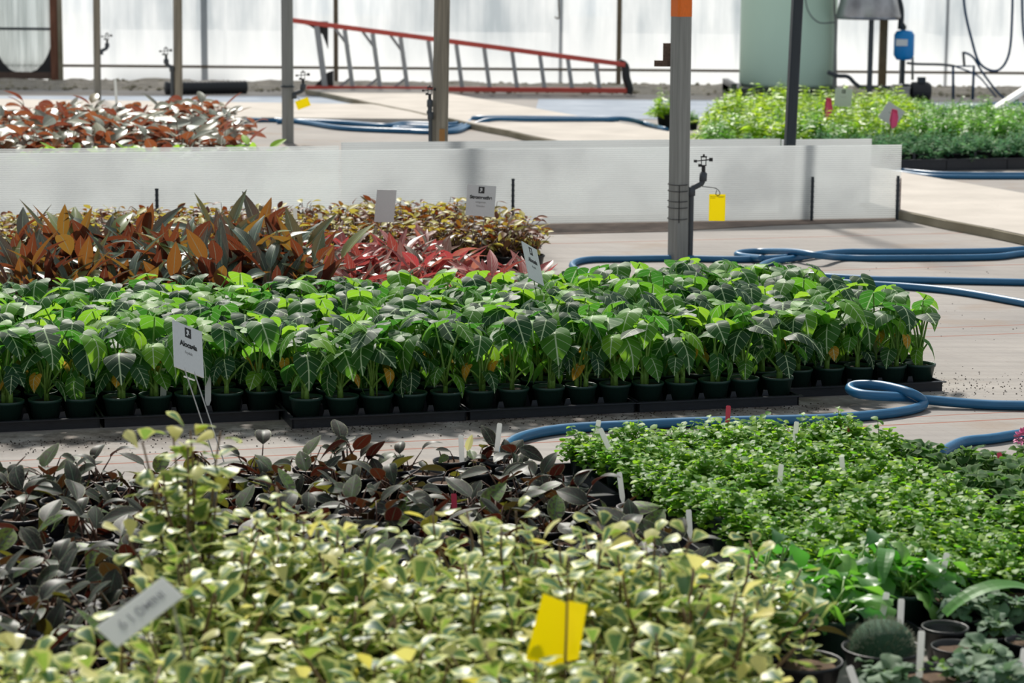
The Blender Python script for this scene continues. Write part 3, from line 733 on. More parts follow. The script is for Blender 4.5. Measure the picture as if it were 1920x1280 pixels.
p0 = BY(1694, 112, -.1); p1 = BY(1694, 58, -.1); rr = 19 / F_PX * TY
Mx = Matrix.Translation((p0.x, p0.y, 0)); b = MB(); b.lathe([(.001, p0.z), (rr * .7, p0.z), (rr, p0.z + .05), (rr, p1.z - .04), (rr * .75, p1.z), (.001, p1.z + .01)], 20, Mx); b.obj('tank_body', M['tank_blue'], t, True)
b = MB(); b.box(p0.x - rr * .9, p0.x + .02, p0.y - rr - .004, p0.y - rr * .55, p0.z + .15, p0.z + .22); b.obj('label_sticker', M['sign'], t)
b = MB(); b.tube([(p0.x, p0.y, 0), (p0.x, p0.y, p0.z)], .02, 8); b.obj('stand_pipe', M['dark_metal'], t); b = MB(); b.tube([(p0.x, p0.y, p1.z), (p0.x - .01, p0.y, p1.z + .08)], .012, 8); b.obj('top_pipe', M['dark_metal'], t)
b = MB(); b.lathe([(.001, p1.z + .02), (.02, p1.z + .02), (.02, p1.z + .06), (.001, p1.z + .06)], 8, Mx); b.obj('valve', M['dark_metal'], t)
t = thing('water_pump', 'black electric water pump on the ground below the blue tank', 'pump', (0, 0, 0))
p = BY(1725, 178, -.15); b = MB(); Mx = Matrix.Translation((p.x, p.y, .11)) @ Matrix.Rotation(math.pi / 2, 4, 'Y')
b.lathe([(.001, -.11), (.07, -.11), (.10, -.09), (.10, .08), (.08, .11), (.001, .11)], 16, Mx); b.box(p.x - .09, p.x + .10, p.y - .07, p.y + .07, 0, .03); b.obj('motor', M['black_plastic'], t)
b = MB(); b.box(p.x - .03, p.x + .05, p.y - .04, p.y + .04, .2, .26); b.obj('terminal_box', M['dark_metal'], t)
b = MB(); b.lathe([(.001, -.24), (.06, -.24), (.08, -.2), (.08, -.12), (.001, -.12)], 14, Mx); b.obj('pump_head', M['dark_metal'], t)
p = BY(1690, 185, -.3); b = MB(); b.box(p.x - .09, p.x + .07, p.y - .08, p.y + .1, 0, .17); b.box(p.x - .1, p.x + .08, p.y - .09, p.y + .11, .15, .17); tag(b.obj('concrete_block', M['concrete_block']), 'grey concrete block standing left of the black pump', 'block')
b = MB(); p = BY(1655, 100, .2); b.box(p.x - .04, p.x + .04, p.y - .05, p.y + .03, 0, 1.6); tag(b.obj('wooden_post', plain('brown_wooden_post', (.20, .14, .07), .8, var=.3)), 'brown wooden post left of the blue pressure tank', 'post')
def pipe(pl_, r, mat, label, cat='pipe', dy=0.0, smooth=True, grp='tank plumbing'):
    b = MB(); P = [BY(x, y, dy) for x, y in pl_]
    for p in P: p.z = max(p.z, r)
    b.tube(spline(P, 5) if smooth else P, r, 8)
    return tag(b.obj('hose' if cat == 'hose' else 'pipe', M[mat], None, True), label, cat, grp)
pipe([(1552, 135), (1570, 142), (1590, 144), (1605, 158), (1622, 164), (1690, 164)], .022, 'pipe_grey', 'grey pipe curving from the green tank foot past the hopper leg')
pipe([(1700, 118), (1720, 120), (1765, 121), (1790, 124)], .014, 'pipe_grey', 'thin grey pipe leading right from the blue pressure tank')
pipe([(1711, 106), (1711, 150)], .014, 'galv', 'short upright pipe between the blue tank and the black pump', smooth=False)
pipe([(1787, 192), (1787, 124), (1826, 124), (1823, 200)], .016, 'hose_dark', 'dark blue pipe frame standing right of the black pump', smooth=False)
pipe([(1808, 123), (1806, 97)], .014, 'dark_metal', 'short dark riser on top of the dark blue pipe frame', smooth=False)
pipe([(1808, 98), (1825, 108), (1845, 140), (1880, 182), (1910, 200)], .012, 'hose_dark', 'thin dark hose drooping right from the short riser', 'hose')
pipe([(1790, 124), (1830, 140), (1850, 160), (1868, 182)], .009, 'hose_dark', 'thin hose slanting down from the dark blue pipe frame', 'hose')
pipe([(1806, -60), (1808, 10), (1822, 75), (1838, 120), (1870, 132), (1892, 100), (1898, 20), (1898, -60)], .014, 'hose_dark', 'dark hose hanging in a deep loop at the upper right', 'hose', -.05)
pipe([(1916, -60), (1917, 30), (1922, 80), (1934, 110)], .014, 'hose_dark', 'dark hose hanging at the right edge of the picture', 'hose', -.05)
pipe([(1564, -10), (1567, 90), (1567, 178)], .012, 'galv', 'pale thin pipe running down behind the left hopper leg', dy=.16)
pipe([(1508, -20), (1515, 20), (1535, 42), (1565, 42)], .006, 'pipe_grey', 'thin cable drooping across the green tank', 'hose', dy=-.06)
pipe([(1683, -10), (1690, 20), (1688, 55)], .03, 'dark_metal', 'dark valve and fitting hanging right of the steel hopper')
p = at(1895, 205, .02); b = MB(); b.beam(at(1862, 206, .03), atY(1950, 150, p.y), .09, .04); tag(b.obj('gutter_piece', M['white']), 'white plastic length leaning at the far right edge', 'gutter')
b = MB(); a_ = at(1780, 212); 
hose([(1790, 205), (1850, 200), (1900, 207), (1960, 206), (1940, 196), (1880, 194), (1830, 200)], 'heap of dark blue hose on the ground at the far right', .02, 'hose')

# ------------------------------------------------------------------ pots and plants
def pot_mesh(name, mat, r=.055, h=.085, k=20, lip=.010):
    b = MB(); rb = r * .70
    b.lathe([(rb * .6, 0), (rb, .0), (rb + (r - rb) * .80, h - lip), (r, h - lip), (r + .001, h - .001), (r - .001, h), (r - .004, h - .001), (r - .006, h - .012), (rb * .9, h * .35), (.001, h * .35)], k)
    return b.mesh(name, mat)
def soil_mesh(name, mat, r, z, seed=0, k=14):
    q = random.Random(seed); v = [(0, 0, z + .003)]; f = []
    for rr in (.35, .7, 1.0):
        for j in range(k):
            a = 2 * math.pi * j / k; v.append((r * rr * math.cos(a), r * rr * math.sin(a), z + q.uniform(-.003, .003)))
    for j in range(k): f.append((0, 1 + j, 1 + (j + 1) % k))
    for c in range(2):
        for j in range(k):
            a = 1 + c * k + j; b_ = 1 + c * k + (j + 1) % k; f.append((a, a + k, b_ + k, b_))
    b = MB(); b.add(v, f); return b.mesh(name, mat)
def make(parts, name, label, cat, loc, rz, group, sc=1.0):
    """the thing with a copy of every part mesh of its kind"""
    t = thing(name, label, cat, loc, rz, group, sc)
    for nm, me in parts: link(me, nm, t)
    return t
def visible(p, z=.2, m=60):
    a = proj((p.x, p.y, 0)); b_ = proj((p.x, p.y, z))
    return -m < a[0] < 1920 + m and b_[1] < 1280 + m * 1.2

# ---- alocasia
HL = [heart_leaf(1, .70, bend=.08 + .13 * i, cup=.10 + .08 * (i % 3), seed=i) for i in range(6)]
def alocasia_variant(seed, front=False):
    q = random.Random(seed); st = MB(); fo = MB()
    n = q.choice((8, 9, 10))
    z0 = .075; a0 = q.uniform(0, 6.28)
    nst = q.choice((1, 2, 2))
    roots = [(q.uniform(-.018, .018), q.uniform(-.018, .018)) for _ in range(nst)]
    for x, y in roots: st.tube([(x, y, z0 - .01), (x * 1.1, y * 1.1, z0 + .03), (x * 1.15, y * 1.15, z0 + .055)], .008, 6, rs=[.010, .008, .006])
    for i in range(n):
        young = q.random() < .42
        a = a0 + i * 2.4 + q.uniform(-.4, .4)
        low = i >= n - 4
        L = q.uniform(.05, .13) if low else q.uniform(.13, .235)
        tilt = q.uniform(.5, .9) if low else q.uniform(.12, .42)
        x, y = roots[i % nst]
        p = [Vector((x, y, z0 + .02))]
        dirn = Vector((math.cos(a), math.sin(a), 0))
        for k in (.33, .66, 1.0):
            p.append(Vector((x, y, z0 + .02)) + dirn * (math.sin(tilt) * L * k ** 1.5) + Vector((0, 0, math.cos(tilt) * L * k)))
        st.tube(p, .003, 5, rs=[.0052, .0042, .0034, .0024])
        s_ = q.uniform(.065, .10) if low else q.uniform(.095, .145)
        pitch = -q.uniform(.7, 1.35) if low else -q.uniform(.12, .95)
        r1 = q.uniform(.55, .96) if young else q.uniform(0, .6)
        if low and q.random() < .20: r1 = .985; s_ *= .7
        tm = q.choice(HL)
        fo.add(*tm, lframe(p[-1], a + q.uniform(-.4, .4), pitch, q.uniform(-.35, .35), s_), (r1, q.random()))
    if q.random() < .5:
        fo.add(*strip_leaf(lance, .09, .016, .1, .8, 5, 2), lframe((0, 0, z0 + .1), a0, 1.35, 0), (.8, 0))
        st.tube([(0, 0, z0), (0, 0, z0 + .105)], .003, 5)
    return [('pot', PG), ('soil', SG), ('stalks', st.mesh('stalks', M['stem_green'])), ('foliage', fo.mesh('foliage', M['alocasia']))]
PG = pot_mesh('pot', M['pot_green']); SG = soil_mesh('soil', M['soil'], .046, .073)
ALO = [alocasia_variant(100 + i) for i in range(14)]
TU, TV = .593, .29
def tray_mesh(nu, nv, du, dv, name='tray'):
    b = MB(); W, D = nu * du, nv * dv; h = .036
    b.box(.004, W - .004, .004, D - .004, .0, .005)
    for (x0, x1, y0, y1) in ((0, W, 0, .006), (0, W, D - .006, D), (0, .006, 0, D), (W - .006, W, 0, D)): b.box(x0, x1, y0, y1, .0, h)
    for (x0, x1, y0, y1) in ((-.010, W + .010, -.014, .003), (-.010, W + .010, D - .003, D + .006)): b.box(x0, x1, y0, y1, h - .004, h)
    for i in range(nu + 1):                      # wedge webs standing between the cells
        for j in range(nv):
            if not (0 < i < nu): continue
            cx = i * du; cy = (j + .5) * dv
            for sy in (-1, 1):
                y_ = cy + sy * dv * .36
                b.prism([(cx - .020, 0), (cx + .020, 0), (cx + .007, .050), (cx - .007, .050)], -.003, .003, Matrix.Translation((0, y_, .004)) @ Matrix.Translation((0, 0, 0)) @ Matrix(((1, 0, 0, 0), (0, 0, 1, 0), (0, 1, 0, 0), (0, 0, 0, 1))))
    return b.mesh(name, M['tray'], False)
TRAY_A = tray_mesh(5, 2, TU / 5, TV / 2)
du, dv = TU / 5, TV / 2
blocks = [(.255, 2, 7.77, 'left'), (1.441, 3, 7.61, 'middle'), (3.235, 1, 7.75, 'right')]
cols = []; 
for (u0, nt, v0, nm) in blocks:
    for it in range(nt):
        for k in range(5): cols.append((u0 + it * TU + (k + .5) * du, v0))
nrows_ = 10
tr_n = 0
for bi, (u0, nt, v0, nm) in enumerate(blocks):
    for it in range(nt):
        for jt in range(nrows_ // 2):
            o = link(TRAY_A, 'plant_tray'); o.location = uv(u0 + it * TU, v0 + jt * TV + R.uniform(-.004, .004)); o.rotation_euler = (0, 0, AL + R.uniform(-.006, .006)); o.scale = (.985, .985, 1)
            ci = [0, 2, 5][bi] + it
            tag(o, 'black tray under alocasia pots, %s from right, %s tray row back' % (ordn(6 - ci), ordn(jt + 1)), 'tray', 'trays under the alocasias')
FRONT_DROP = 0
for ci, (u_, v0) in enumerate(cols):
    for r_ in range(nrows_):
        p = uv(u_ + R.uniform(-.005, .005), v0 + (r_ + .5) * dv + R.uniform(-.008, .008), .006)
        if not visible(p, .3, 160): continue
        sc = R.uniform(.9, 1.12)
        if r_ > 6: sc *= 1.06
        if r_ == 0: sc = R.uniform(.88, 1.02)
        pr = ALO[R.randrange(len(ALO))]
        t = make(pr, 'potted_alocasia', 'white-veined alocasia in green pot, %s row back, %s from right' % (ordn(r_ + 1), ordn(len(cols) - ci)),
                 'potted plant', p, R.uniform(0, 6.28), 'potted alocasias')

# ---- tall brown stromanthe, red stromanthe, rust and yellow small plants
SL = [strip_leaf(lance, 1, .30, bend=b_, fold=.35, nl=7, nw=4) for b_ in (.05, .22, .4)]
OV = [strip_leaf(ovate, 1, .46, bend=b_, fold=.2, nl=6, nw=4) for b_ in (.1, .3, .55)]
def tuft(seed, leafs, mat, n, L, hgt, spread, tilt, pitch, smat, pot, soil, stem_r=.003, z0=.09, sway=.3):
    q = random.Random(seed); st = MB(); fo = MB()
    for i in range(n):
        a = q.uniform(0, 6.28); tl = q.uniform(*tilt); h = q.uniform(*hgt)
        p0 = Vector((q.uniform(-.02, .02), q.uniform(-.02, .02), z0)); d = Vector((math.cos(a) * math.sin(tl), math.sin(a) * math.sin(tl), math.cos(tl)))
        p1 = p0 + d * h * .5 + Vector((0, 0, h * .04)); p2 = p0 + d * h
        st.tube([p0, p1, p2], stem_r, 4, rs=[stem_r * 1.4, stem_r, stem_r * .7])
        fo.add(*q.choice(leafs), lframe(p2, a + q.uniform(-.6, .6), q.uniform(*pitch), q.uniform(-.7, .7), q.uniform(*L)), (q.random(), q.random()))
    return [('pot', pot), ('soil', soil), ('stalks', st.mesh('stalks', M[smat])), ('foliage', fo.mesh('foliage', M[mat]))]
PB = pot_mesh('pot', M['pot_black'], .08, .13); SB = soil_mesh('soil', M['soil'], .066, .112)
PS = pot_mesh('pot', M['pot_black'], .062, .095); SS = soil_mesh('soil', M['soil'], .052, .082)
BROWN = [tuft(200 + i, SL, 'brown_leaf', 28, (.13, .22), (.03, .20), .1, (.1, 1.0), (-.3, 1.4), 'stem_dark', PB, SB, .0035) for i in range(7)]
REDP = [tuft(300 + i, SL, 'red_leaf', 34, (.10, .17), (.02, .13), .1, (.2, 1.2), (-.3, 1.1), 'stem_dark', PB, SB, .003) for i in range(6)]
YEL = [tuft(400 + i, OV, 'yellow_leaf', 46, (.035, .065), (.03, .16), .1, (.1, .9), (-.4, .9), 'stem_dark', PS, SS, .002) for i in range(6)]
def grid(protos, name, desc, cat, group, u0, u1, v0, v1, du_, dv_, jit=.015, z=0.0, sc=(.9, 1.1), ok=None, zt=.4, m=120, shear=0.0):
    nu = max(1, int(round((u1 - u0) / du_))); nv = max(1, int(round((v1 - v0) / dv_))); out = []
    for r_ in range(nv):
        for c_ in range(nu):
            p = uv(u1 - (c_ + .5) * du_ + R.uniform(-jit, jit) - shear * (r_ + .5) * dv_, v0 + (r_ + .5) * dv_ + R.uniform(-jit, jit), z)
            if not visible(p, zt, m) or (ok and not ok(p)): continue
            t = make(R.choice(protos), name, '%s, %s row back, %s from right' % (desc, ordn(r_ + 1), ordn(c_ + 1)), cat, p, R.uniform(0, 6.28), group, R.uniform(*sc))
            out.append(t)
    return out
grid(BROWN, 'potted_stromanthe', 'tall brown pointed-leaf plant behind the alocasias', 'potted plant', 'brown-leaved plants', .70, 2.0, 9.45, 10.85, .185, .20, .03)
grid(REDP, 'potted_stromanthe', 'red pointed-leaf plant behind the alocasias', 'potted plant', 'red-leaved plants', 2.0, 2.92, 9.45, 10.85, .184, .20, .03, ok=lambda p: not (p.x * CA + p.y * SA > 2.68 and -p.x * SA + p.y * CA > 9.75))
grid(YEL, 'potted_croton', 'small rust and yellow plant before the low barrier', 'potted plant', 'rust and yellow plants', .72, 3.36, 11.05, 12.35, .132, .13, .012)

# ---- plants beyond the barrier, left
COP = [tuft(500 + i, OV, 'copper_leaf', 24, (.12, .18), (.06, .32), .1, (.1, 1.0), (-.2, .9), 'stem_dark', PB, SB, .0035) for i in range(6)]
LIM = [tuft(550 + i, OV, 'lime_leaf', 26, (.08, .12), (.08, .22), .1, (.1, .9), (0, 1.0), 'stem_green', PS, SS, .002) for i in range(4)]
def okc(p):
    a = proj((p.x, p.y, 0)); return a[0] < 425
grid(COP, 'potted_calathea', 'copper-leaved plant beyond the barrier, far left', 'potted plant', 'copper-leaved plants', .4, 3.4, 15.5, 18.9, .25, .26, .04, ok=okc, zt=.4)
def okl(p):
    a = proj((p.x, p.y, 0)); return a[0] < 500
grid(LIM, 'potted_lime_plant', 'low lime-green plant just beyond the barrier', 'potted plant', 'lime-leaved plants', .2, 2.9, 15.1, 15.4, .17, .3, .03, ok=okl)

# ---- fern bed, right
def fern(seed, mat, L, n, up):
    q = random.Random(seed); st = MB(); fo = MB()
    pin = strip_leaf(lance, 1, .35, .2, .1, 2, 1)
    for i in range(n):
        a = i * 2.4 + q.uniform(-.4, .4); Lf = q.uniform(*L); tl = q.uniform(*up)
        pts_ = [Vector((0, 0, .09)) + Vector((math.cos(a) * math.sin(tl) * Lf * t, math.sin(a) * math.sin(tl) * Lf * t, math.cos(tl) * Lf * t - .45 * Lf * t * t * math.sin(tl))) for t in (0, .25, .5, .75, 1)]
        st.tube(pts_, .0015, 3)
        rr = q.random()
        for k in range(9):
            t = .18 + .8 * k / 9; i0 = min(3, int(t * 4)); p = pts_[i0].lerp(pts_[i0 + 1], t * 4 - i0)
            ln = Lf * .30 * math.sin(math.pi * (.15 + .8 * t)) * q.uniform(.8, 1.2)
            for sd_ in (-1, 1):
                fo.add(*pin, lframe(p, a + sd_ * q.uniform(.8, 1.3), q.uniform(-.2, .5), q.uniform(-.6, .6), ln), (min(1, max(0, rr + q.uniform(-.25, .25))), q.random()))
    return [('pot', PB), ('soil', SB), ('frond_stems', st.mesh('frond_stems', M['stem_green'])), ('fronds', fo.mesh('fronds', M[mat]))]
FL = [fern(600 + i, 'fern_lime', (.20, .34), 30, (.1, 1.2)) for i in range(4)]
FG = [fern(620 + i, 'fern_green', (.16, .26), 30, (.1, 1.2)) for i in range(4)]
FB = [fern(640 + i, 'fern_blue', (.14, .23), 30, (.1, 1.3)) for i in range(4)]
e0 = at(1688, 322); e1 = at(1925, 326)
VB0 = -e0.x * SA + e0.y * CA; UB0 = e0.x * CA + e0.y * SA
n_f = 0; row_n = {}
TF = tray_mesh(2, 1, .24, .24, 'tray')
for k in range(7):
    o = link(TF, 'plant_tray'); o.location = uv(UB0 - .6 + k * .485, VB0 + .01); o.rotation_euler = (0, 0, AL); o.scale = (1, 1, 2.4)
    tag(o, 'deep black tray along the front of the fern bed, %s from the left' % ordn(k + 1), 'tray', 'trays under the ferns')
VB = -e0.x * SA + e0.y * CA; UB = e0.x * CA + e0.y * SA
for r_ in range(16):
    for c_ in range(20):
        p = uv(UB - 1.0 + c_ * .24 + R.uniform(-.03, .03), VB + .14 + r_ * .25 + R.uniform(-.03, .03))
        a = proj((p.x, p.y, .1))
        if a[0] < 1335 + (0 if r_ < 9 else 15) or a[0] > 2030: continue
        if a[0] > 1735 and a[1] < 236: continue
        kind = FB if r_ < 3 + (a[0] > 1600) else (FG if a[0] > 1700 or R.random() < .25 else FL)
        nm = {id(FB): 'blue-green', id(FG): 'bright green', id(FL): 'lime-yellow'}[id(kind)]
        make(R.choice(kind), 'potted_fern', 'feathery %s fern, bed beyond barrier, %s row back, %s from left' % (nm, ordn(r_ + 1), ordn(c_ + 1)), 'potted fern', p, R.uniform(0, 6.28), 'ferns at the right', R.uniform(.85, 1.1) * (1.0 if kind is FB else 1.12))
p = at(1246, 240); make(FL[0], 'potted_fern', 'lone lime fern standing left of the main fern bed beside the post', 'potted fern', p, 1, 'ferns at the right', .95)
p = at(1300, 243); make(FG[0], 'potted_fern', 'lone small fern just right of the orange-banded post', 'potted fern', p, 1, 'ferns at the right', .55)

# ---- foreground: variegated ficus
TRI = [strip_leaf(obov, 1, .95, bend=b_, fold=f_, nl=6, nw=6, wave=.02) for b_, f_ in ((.1, .25), (.3, .1), (.2, -.2), (.45, .2))]
def ficus(seed, H=.40, nb=12, tmax=.62, m_=15):
    q = random.Random(seed); st = MB(); fo = MB(); gold = MB()
    for i in range(nb):
        a = i * 2.4 + q.uniform(-.3, .3); tl = q.uniform(.05, tmax); h = q.uniform(.6, 1.0) * H
        pts_ = []; x = y = 0; z = .11
        for k in range(7):
            t = k / 6; w_ = math.sin(tl) * t ** .8
            pts_.append(Vector((math.cos(a) * w_ * h + q.uniform(-.008, .008), math.sin(a) * w_ * h + q.uniform(-.008, .008), .10 + (h - .10) * t * (1 - .12 * tl))))
        st.tube(pts_, .003, 5, rs=[.006 - .004 * k / 6 for k in range(7)])
        for k in range(m_):
            t = .2 + .8 * k / (m_ - 1); i0 = min(5, int(t * 6)); p = pts_[i0].lerp(pts_[i0 + 1], t * 6 - i0)
            la = a + k * 2.4 + q.uniform(-.5, .5); sz = q.uniform(.038, .060) * (.85 if t > .92 else 1)
            q0 = p + Vector((math.cos(la), math.sin(la), .5)) * .014
            tgt = gold if (t > .93 and q.random() < .25) or q.random() < .01 else fo
            tgt.add(*q.choice(TRI), lframe(q0, la, q.uniform(-.3, .9) + (.3 if t > .9 else 0), q.uniform(-.5, .5), sz), (q.random(), q.random() * .6))
    return [('pot', PB), ('soil', SB), ('stems', st.mesh('stems', M['stem_brown'])), ('foliage', fo.mesh('foliage', M['ficus'])), ('new_leaves', gold.mesh('new_leaves', M['ficus_gold']))]
FIC = [ficus(700 + i, .36 + .02 * (i % 4), 12) for i in range(7)]
FICT = [ficus(750, .60, 11, .16, 20), ficus(751, .47, 13, .5, 17)]
def okf(p):
    if proj((p.x, p.y, .3))[0] > 1425 or p.y > 4.86: return False
    if p.x < -.62 and p.y > 4.1: return False
    return True
grid(FIC, 'potted_ficus', 'bushy cream-edged ficus in the foreground', 'potted plant', 'variegated ficus plants', .0, 1.9, 3.05, 4.75, .172, .172, .03, sc=(.85, 1.08), ok=okf, zt=.45, m=200)
p = atY(345, 900, 4.72); make(FICT[0], 'potted_ficus', 'tallest cream-edged ficus rising in front of the leftmost Alocasia sign', 'potted plant', (p.x, 4.72, 0), 1.0, 'variegated ficus plants', 1.0)
for i, (x_, y_) in enumerate(((-.62, 4.72), (-.45, 4.78), (-.50, 4.55), (-.33, 4.6), (-.58, 4.42))):
    make(FICT[1], 'potted_ficus', 'taller bushy cream-edged ficus around the tallest one, %s from its left' % ORD[i + 1], 'potted plant', (x_, y_, 0), i * 1.7, 'variegated ficus plants', .95)

# ---- dark silvery leaved bed
OVD = [strip_leaf(ovate, 1, .56, bend=b_, fold=f_, nl=7, nw=6, wave=.012) for b_, f_ in ((.1, .25), (.35, .12), (.6, .3), (.2, -.15))]
PD = pot_mesh('pot', M['pot_black'], .052, .075); SD = soil_mesh('soil', M['soil_pale'], .043, .064)
DARK = [tuft(800 + i, OVD, 'dark_leaf', 8, (.058, .098), (.015, .085), .1, (.2, 1.1), (-.9, 1.2), 'stem_dark', PD, SD, .0022, .065) for i in range(8)]
SPARSE = [tuft(850 + i, OVD, 'dark_leaf', 3, (.03, .05), (.02, .05), .1, (.2, .9), (-.2, .8), 'stem_dark', PD, SD, .0022, .065) for i in range(3)]
def okd(p):
    a = proj((p.x, p.y, .06)); 
    if p.y < 4.9 and p.x > -.72: return False
    if p.y < 4.2: return False
    if 765 < a[0] < 935 and 850 < a[1] < 935: return False
    if R.random() < .06: return False
    return True
grid(DARK, 'potted_dark_plant', 'silvery dark oval-leaf plant, maroon beneath', 'potted plant', 'dark-leaved plants', .0, 2.05, 4.3, 6.74, .142, .142, .02, sc=(.85, 1.15), ok=okd, zt=.25, shear=.05)
for i, (px, py) in enumerate(((800, 905), (845, 880), (888, 903), (770, 935), (835, 922), (905, 878))):
    make(SPARSE[i % 3], 'potted_seedling', 'nearly bare black pot in the dark-leaved bed, %s of the bare ones' % ORD[i + 1], 'potted plant', at(px, py + 28), i, 'nearly bare pots in the dark bed')
p = at(1193, 1000); PGR = pot_mesh('pot', M['pot_grey'], .055, .075)
make([('pot', PGR), ('soil', soil_mesh('soil', M['soil_pale'], .045, .062))], 'grey_pot', 'pale grey-rimmed pot with bark soil at the right edge of the dark-leaved bed', 'pot', p, 0, None)
PT = tray_mesh(3, 3, .14, .14, 'tray')
for i, (u_, v_) in enumerate(((1.70, 6.3), (1.70, 5.86), (1.70, 5.4), (1.26, 6.3), (.82, 6.3), (.38, 6.3), (1.26, 5.86), (.82, 5.86), (.38, 5.86), (-.05, 5.86), (-.05, 5.4), (.38, 5.4), (.82, 5.4), (1.26, 5.4), (-.05, 4.95), (-.3, 4.5), (.38, 4.95))):
    o = link(PT, 'plant_tray'); o.location = uv(u_, v_, 0) ; o.rotation_euler = (0, 0, AL)
    if not visible(o.location, .05, 100): bpy.data.objects.remove(o); continue
    tag(o, 'black tray beneath dark-leaved pots, %s tray from the right back corner' % ordn(i + 1), 'tray', 'trays under the dark-leaved plants')

# ---- small round-leaved green pots
SM = [strip_leaf(rnd_, 1, .82, bend=b_, fold=f_, nl=4, nw=2) for b_, f_ in ((.2, .2), (.5, .1), (.1, -.1))]
def mound(seed, r=.075, h=.07, n=52, pot=None, soil=None, z0=.085):
    q = random.Random(seed); st = MB(); fo = MB()
    for i in range(n):
        a = q.uniform(0, 6.28); rr = math.sqrt(q.random()) * r; top = z0 + h * (1 - (rr / r) ** 2 * .8) * q.uniform(.6, 1.15) + (.03 if q.random() < .08 else 0)
        x, y = rr * math.cos(a), rr * math.sin(a)
        p0 = Vector((x * .4, y * .4, z0 - .008)); p2 = Vector((x, y, top)); st.tube([p0, p0.lerp(p2, .5) + Vector((0, 0, .006)), p2], .0012, 3)
        for k in range(4):
            pp = p2 - Vector((0, 0, .013 * k)); b0 = a + k * 1.57 + q.uniform(-.3, .3)
            for s_ in (0, math.pi):
                fo.add(*q.choice(SM), lframe(pp, b0 + s_, q.uniform(-.3, .55), q.uniform(-.4, .4), q.uniform(.014, .026)), (q.random() * (1 if k == 0 else .8), q.random()))
    return [('pot', pot), ('soil', soil), ('stems', st.mesh('stems', M['stem_green'])), ('foliage', fo.mesh('foliage', M['mint']))]
PM = pot_mesh('pot', M['pot_green'], .056, .092); SMo = soil_mesh('soil', M['soil'], .048, .08)
MINT = [mound(900 + i, .080, .045 + .008 * (i % 3), 46, PM, SMo, .085) for i in range(7)]
def okm(p):
    u_ = p.x * CA + p.y * SA; v_ = -p.x * SA + p.y * CA
    if v_ > 5.62 and u_ > 2.97: return False
    return True
grid(MINT, 'potted_herb', 'small round-leaved green herb, green pot', 'potted plant', 'round-leaved green plants', 2.21, 3.55, 4.98, 6.74, .134, .135, .01, sc=(.92, 1.08), ok=okm, zt=.2, z=.006, shear=.075)
for i, (u_, v_) in enumerate(((2.21, 6.34), (2.63, 6.34), (2.21, 5.90), (2.63, 5.90), (2.21, 5.46), (2.63, 5.46), (2.21, 5.02), (2.63, 5.02), (3.05, 5.02))):
    o = link(PT, 'plant_tray'); o.location = uv(u_, v_, 0); o.rotation_euler = (0, 0, AL)
    tag(o, 'black tray under round-leaved herb pots, %s from the back left corner' % ordn(i + 1), 'tray', 'trays under the round-leaved plants')
o = link(PT, 'plant_tray'); o.location = at(1425, 1062); o.rotation_euler = (0, 0, rad(28) - rad(60)); o.scale = (.9, .9, .6); tag(o, 'empty-looking black tray angled at the near left corner of the green bed', 'tray')

# ---- fuzzy violets
VL = [strip_leaf(rnd_, 1, .95, bend=b_, fold=f_, nl=6, nw=6, wave=.08) for b_, f_ in ((.4, .35), (.9, .25), (.6, -.35))]
def rosette(seed, leafs, mat, n, L, r, pot, soil, z0=.085, pitch=(-.2, .8)):
    q = random.Random(seed); fo = MB(); st = MB()
    for i in range(n):
        a = i * 2.4 + q.uniform(-.3, .3); t = i / n; rr = r * (1 - t * .8)
        p = Vector((math.cos(a) * rr * .5, math.sin(a) * rr * .5, z0 + .018 + .03 * t)); st.tube([(0, 0, z0 - .01), p], .003, 4)
        fo.add(*q.choice(leafs), lframe(p, a, q.uniform(*pitch) * (t * .9 + .3), q.uniform(-.3, .3), q.uniform(*L)), (q.random(), q.random()))
    return [('pot', pot), ('soil', soil), ('stalks', st.mesh('stalks', M['stem_green'])), ('foliage', fo.mesh('foliage', M[mat]))]
VIO = [rosette(1000 + i, VL, 'violet', 26, (.030, .050), .085, PD, SD, .062, (-.4, 1.3)) for i in range(6)]
def okv(p): return True
grid(VIO, 'potted_violet', 'fuzzy green rosette right of the herbs', 'potted plant', 'fuzzy rosette plants', 2.98, 4.1, 5.66, 7.06, .140, .140, .015, sc=(.95, 1.15), ok=lambda p: proj((p.x, p.y, .1))[0] > 1540 and 808 + (proj((p.x, p.y, .1))[0] - 1560) * .12 < proj((p.x, p.y, .1))[1] < 985, zt=.15)
# pink flower head at the right edge
t = thing('pink_flower', 'pink rounded flower head at the right edge beside the blue hose', 'flower', (0, 0, 0)); c = atY(1921, 822, 6.95)
b = MB(); q = random.Random(4); pt = strip_leaf(rnd_, 1, .8, .3, .3, 3, 2)
for i in range(70):
    a = q.uniform(0, 6.28); e = q.uniform(-.6, 1.5); d = Vector((math.cos(a) * math.cos(e), math.sin(a) * math.cos(e), math.sin(e)))
    b.add(*pt, lframe(c + d * .02, a, e + .5, q.uniform(-.8, .8), .015), (q.random(), 0))
b.obj('petals', M['pink_petal'], t); b = MB(); b.tube([(c.x + .02, c.y, .08), tuple(c)], .002, 5); b.obj('stalk', M['stem_green'], t)
make(VIO[0], 'potted_violet', 'fuzzy plant under the pink flower at the right edge', 'potted plant', (c.x + .02, c.y, 0), 2, 'fuzzy rosette plants')

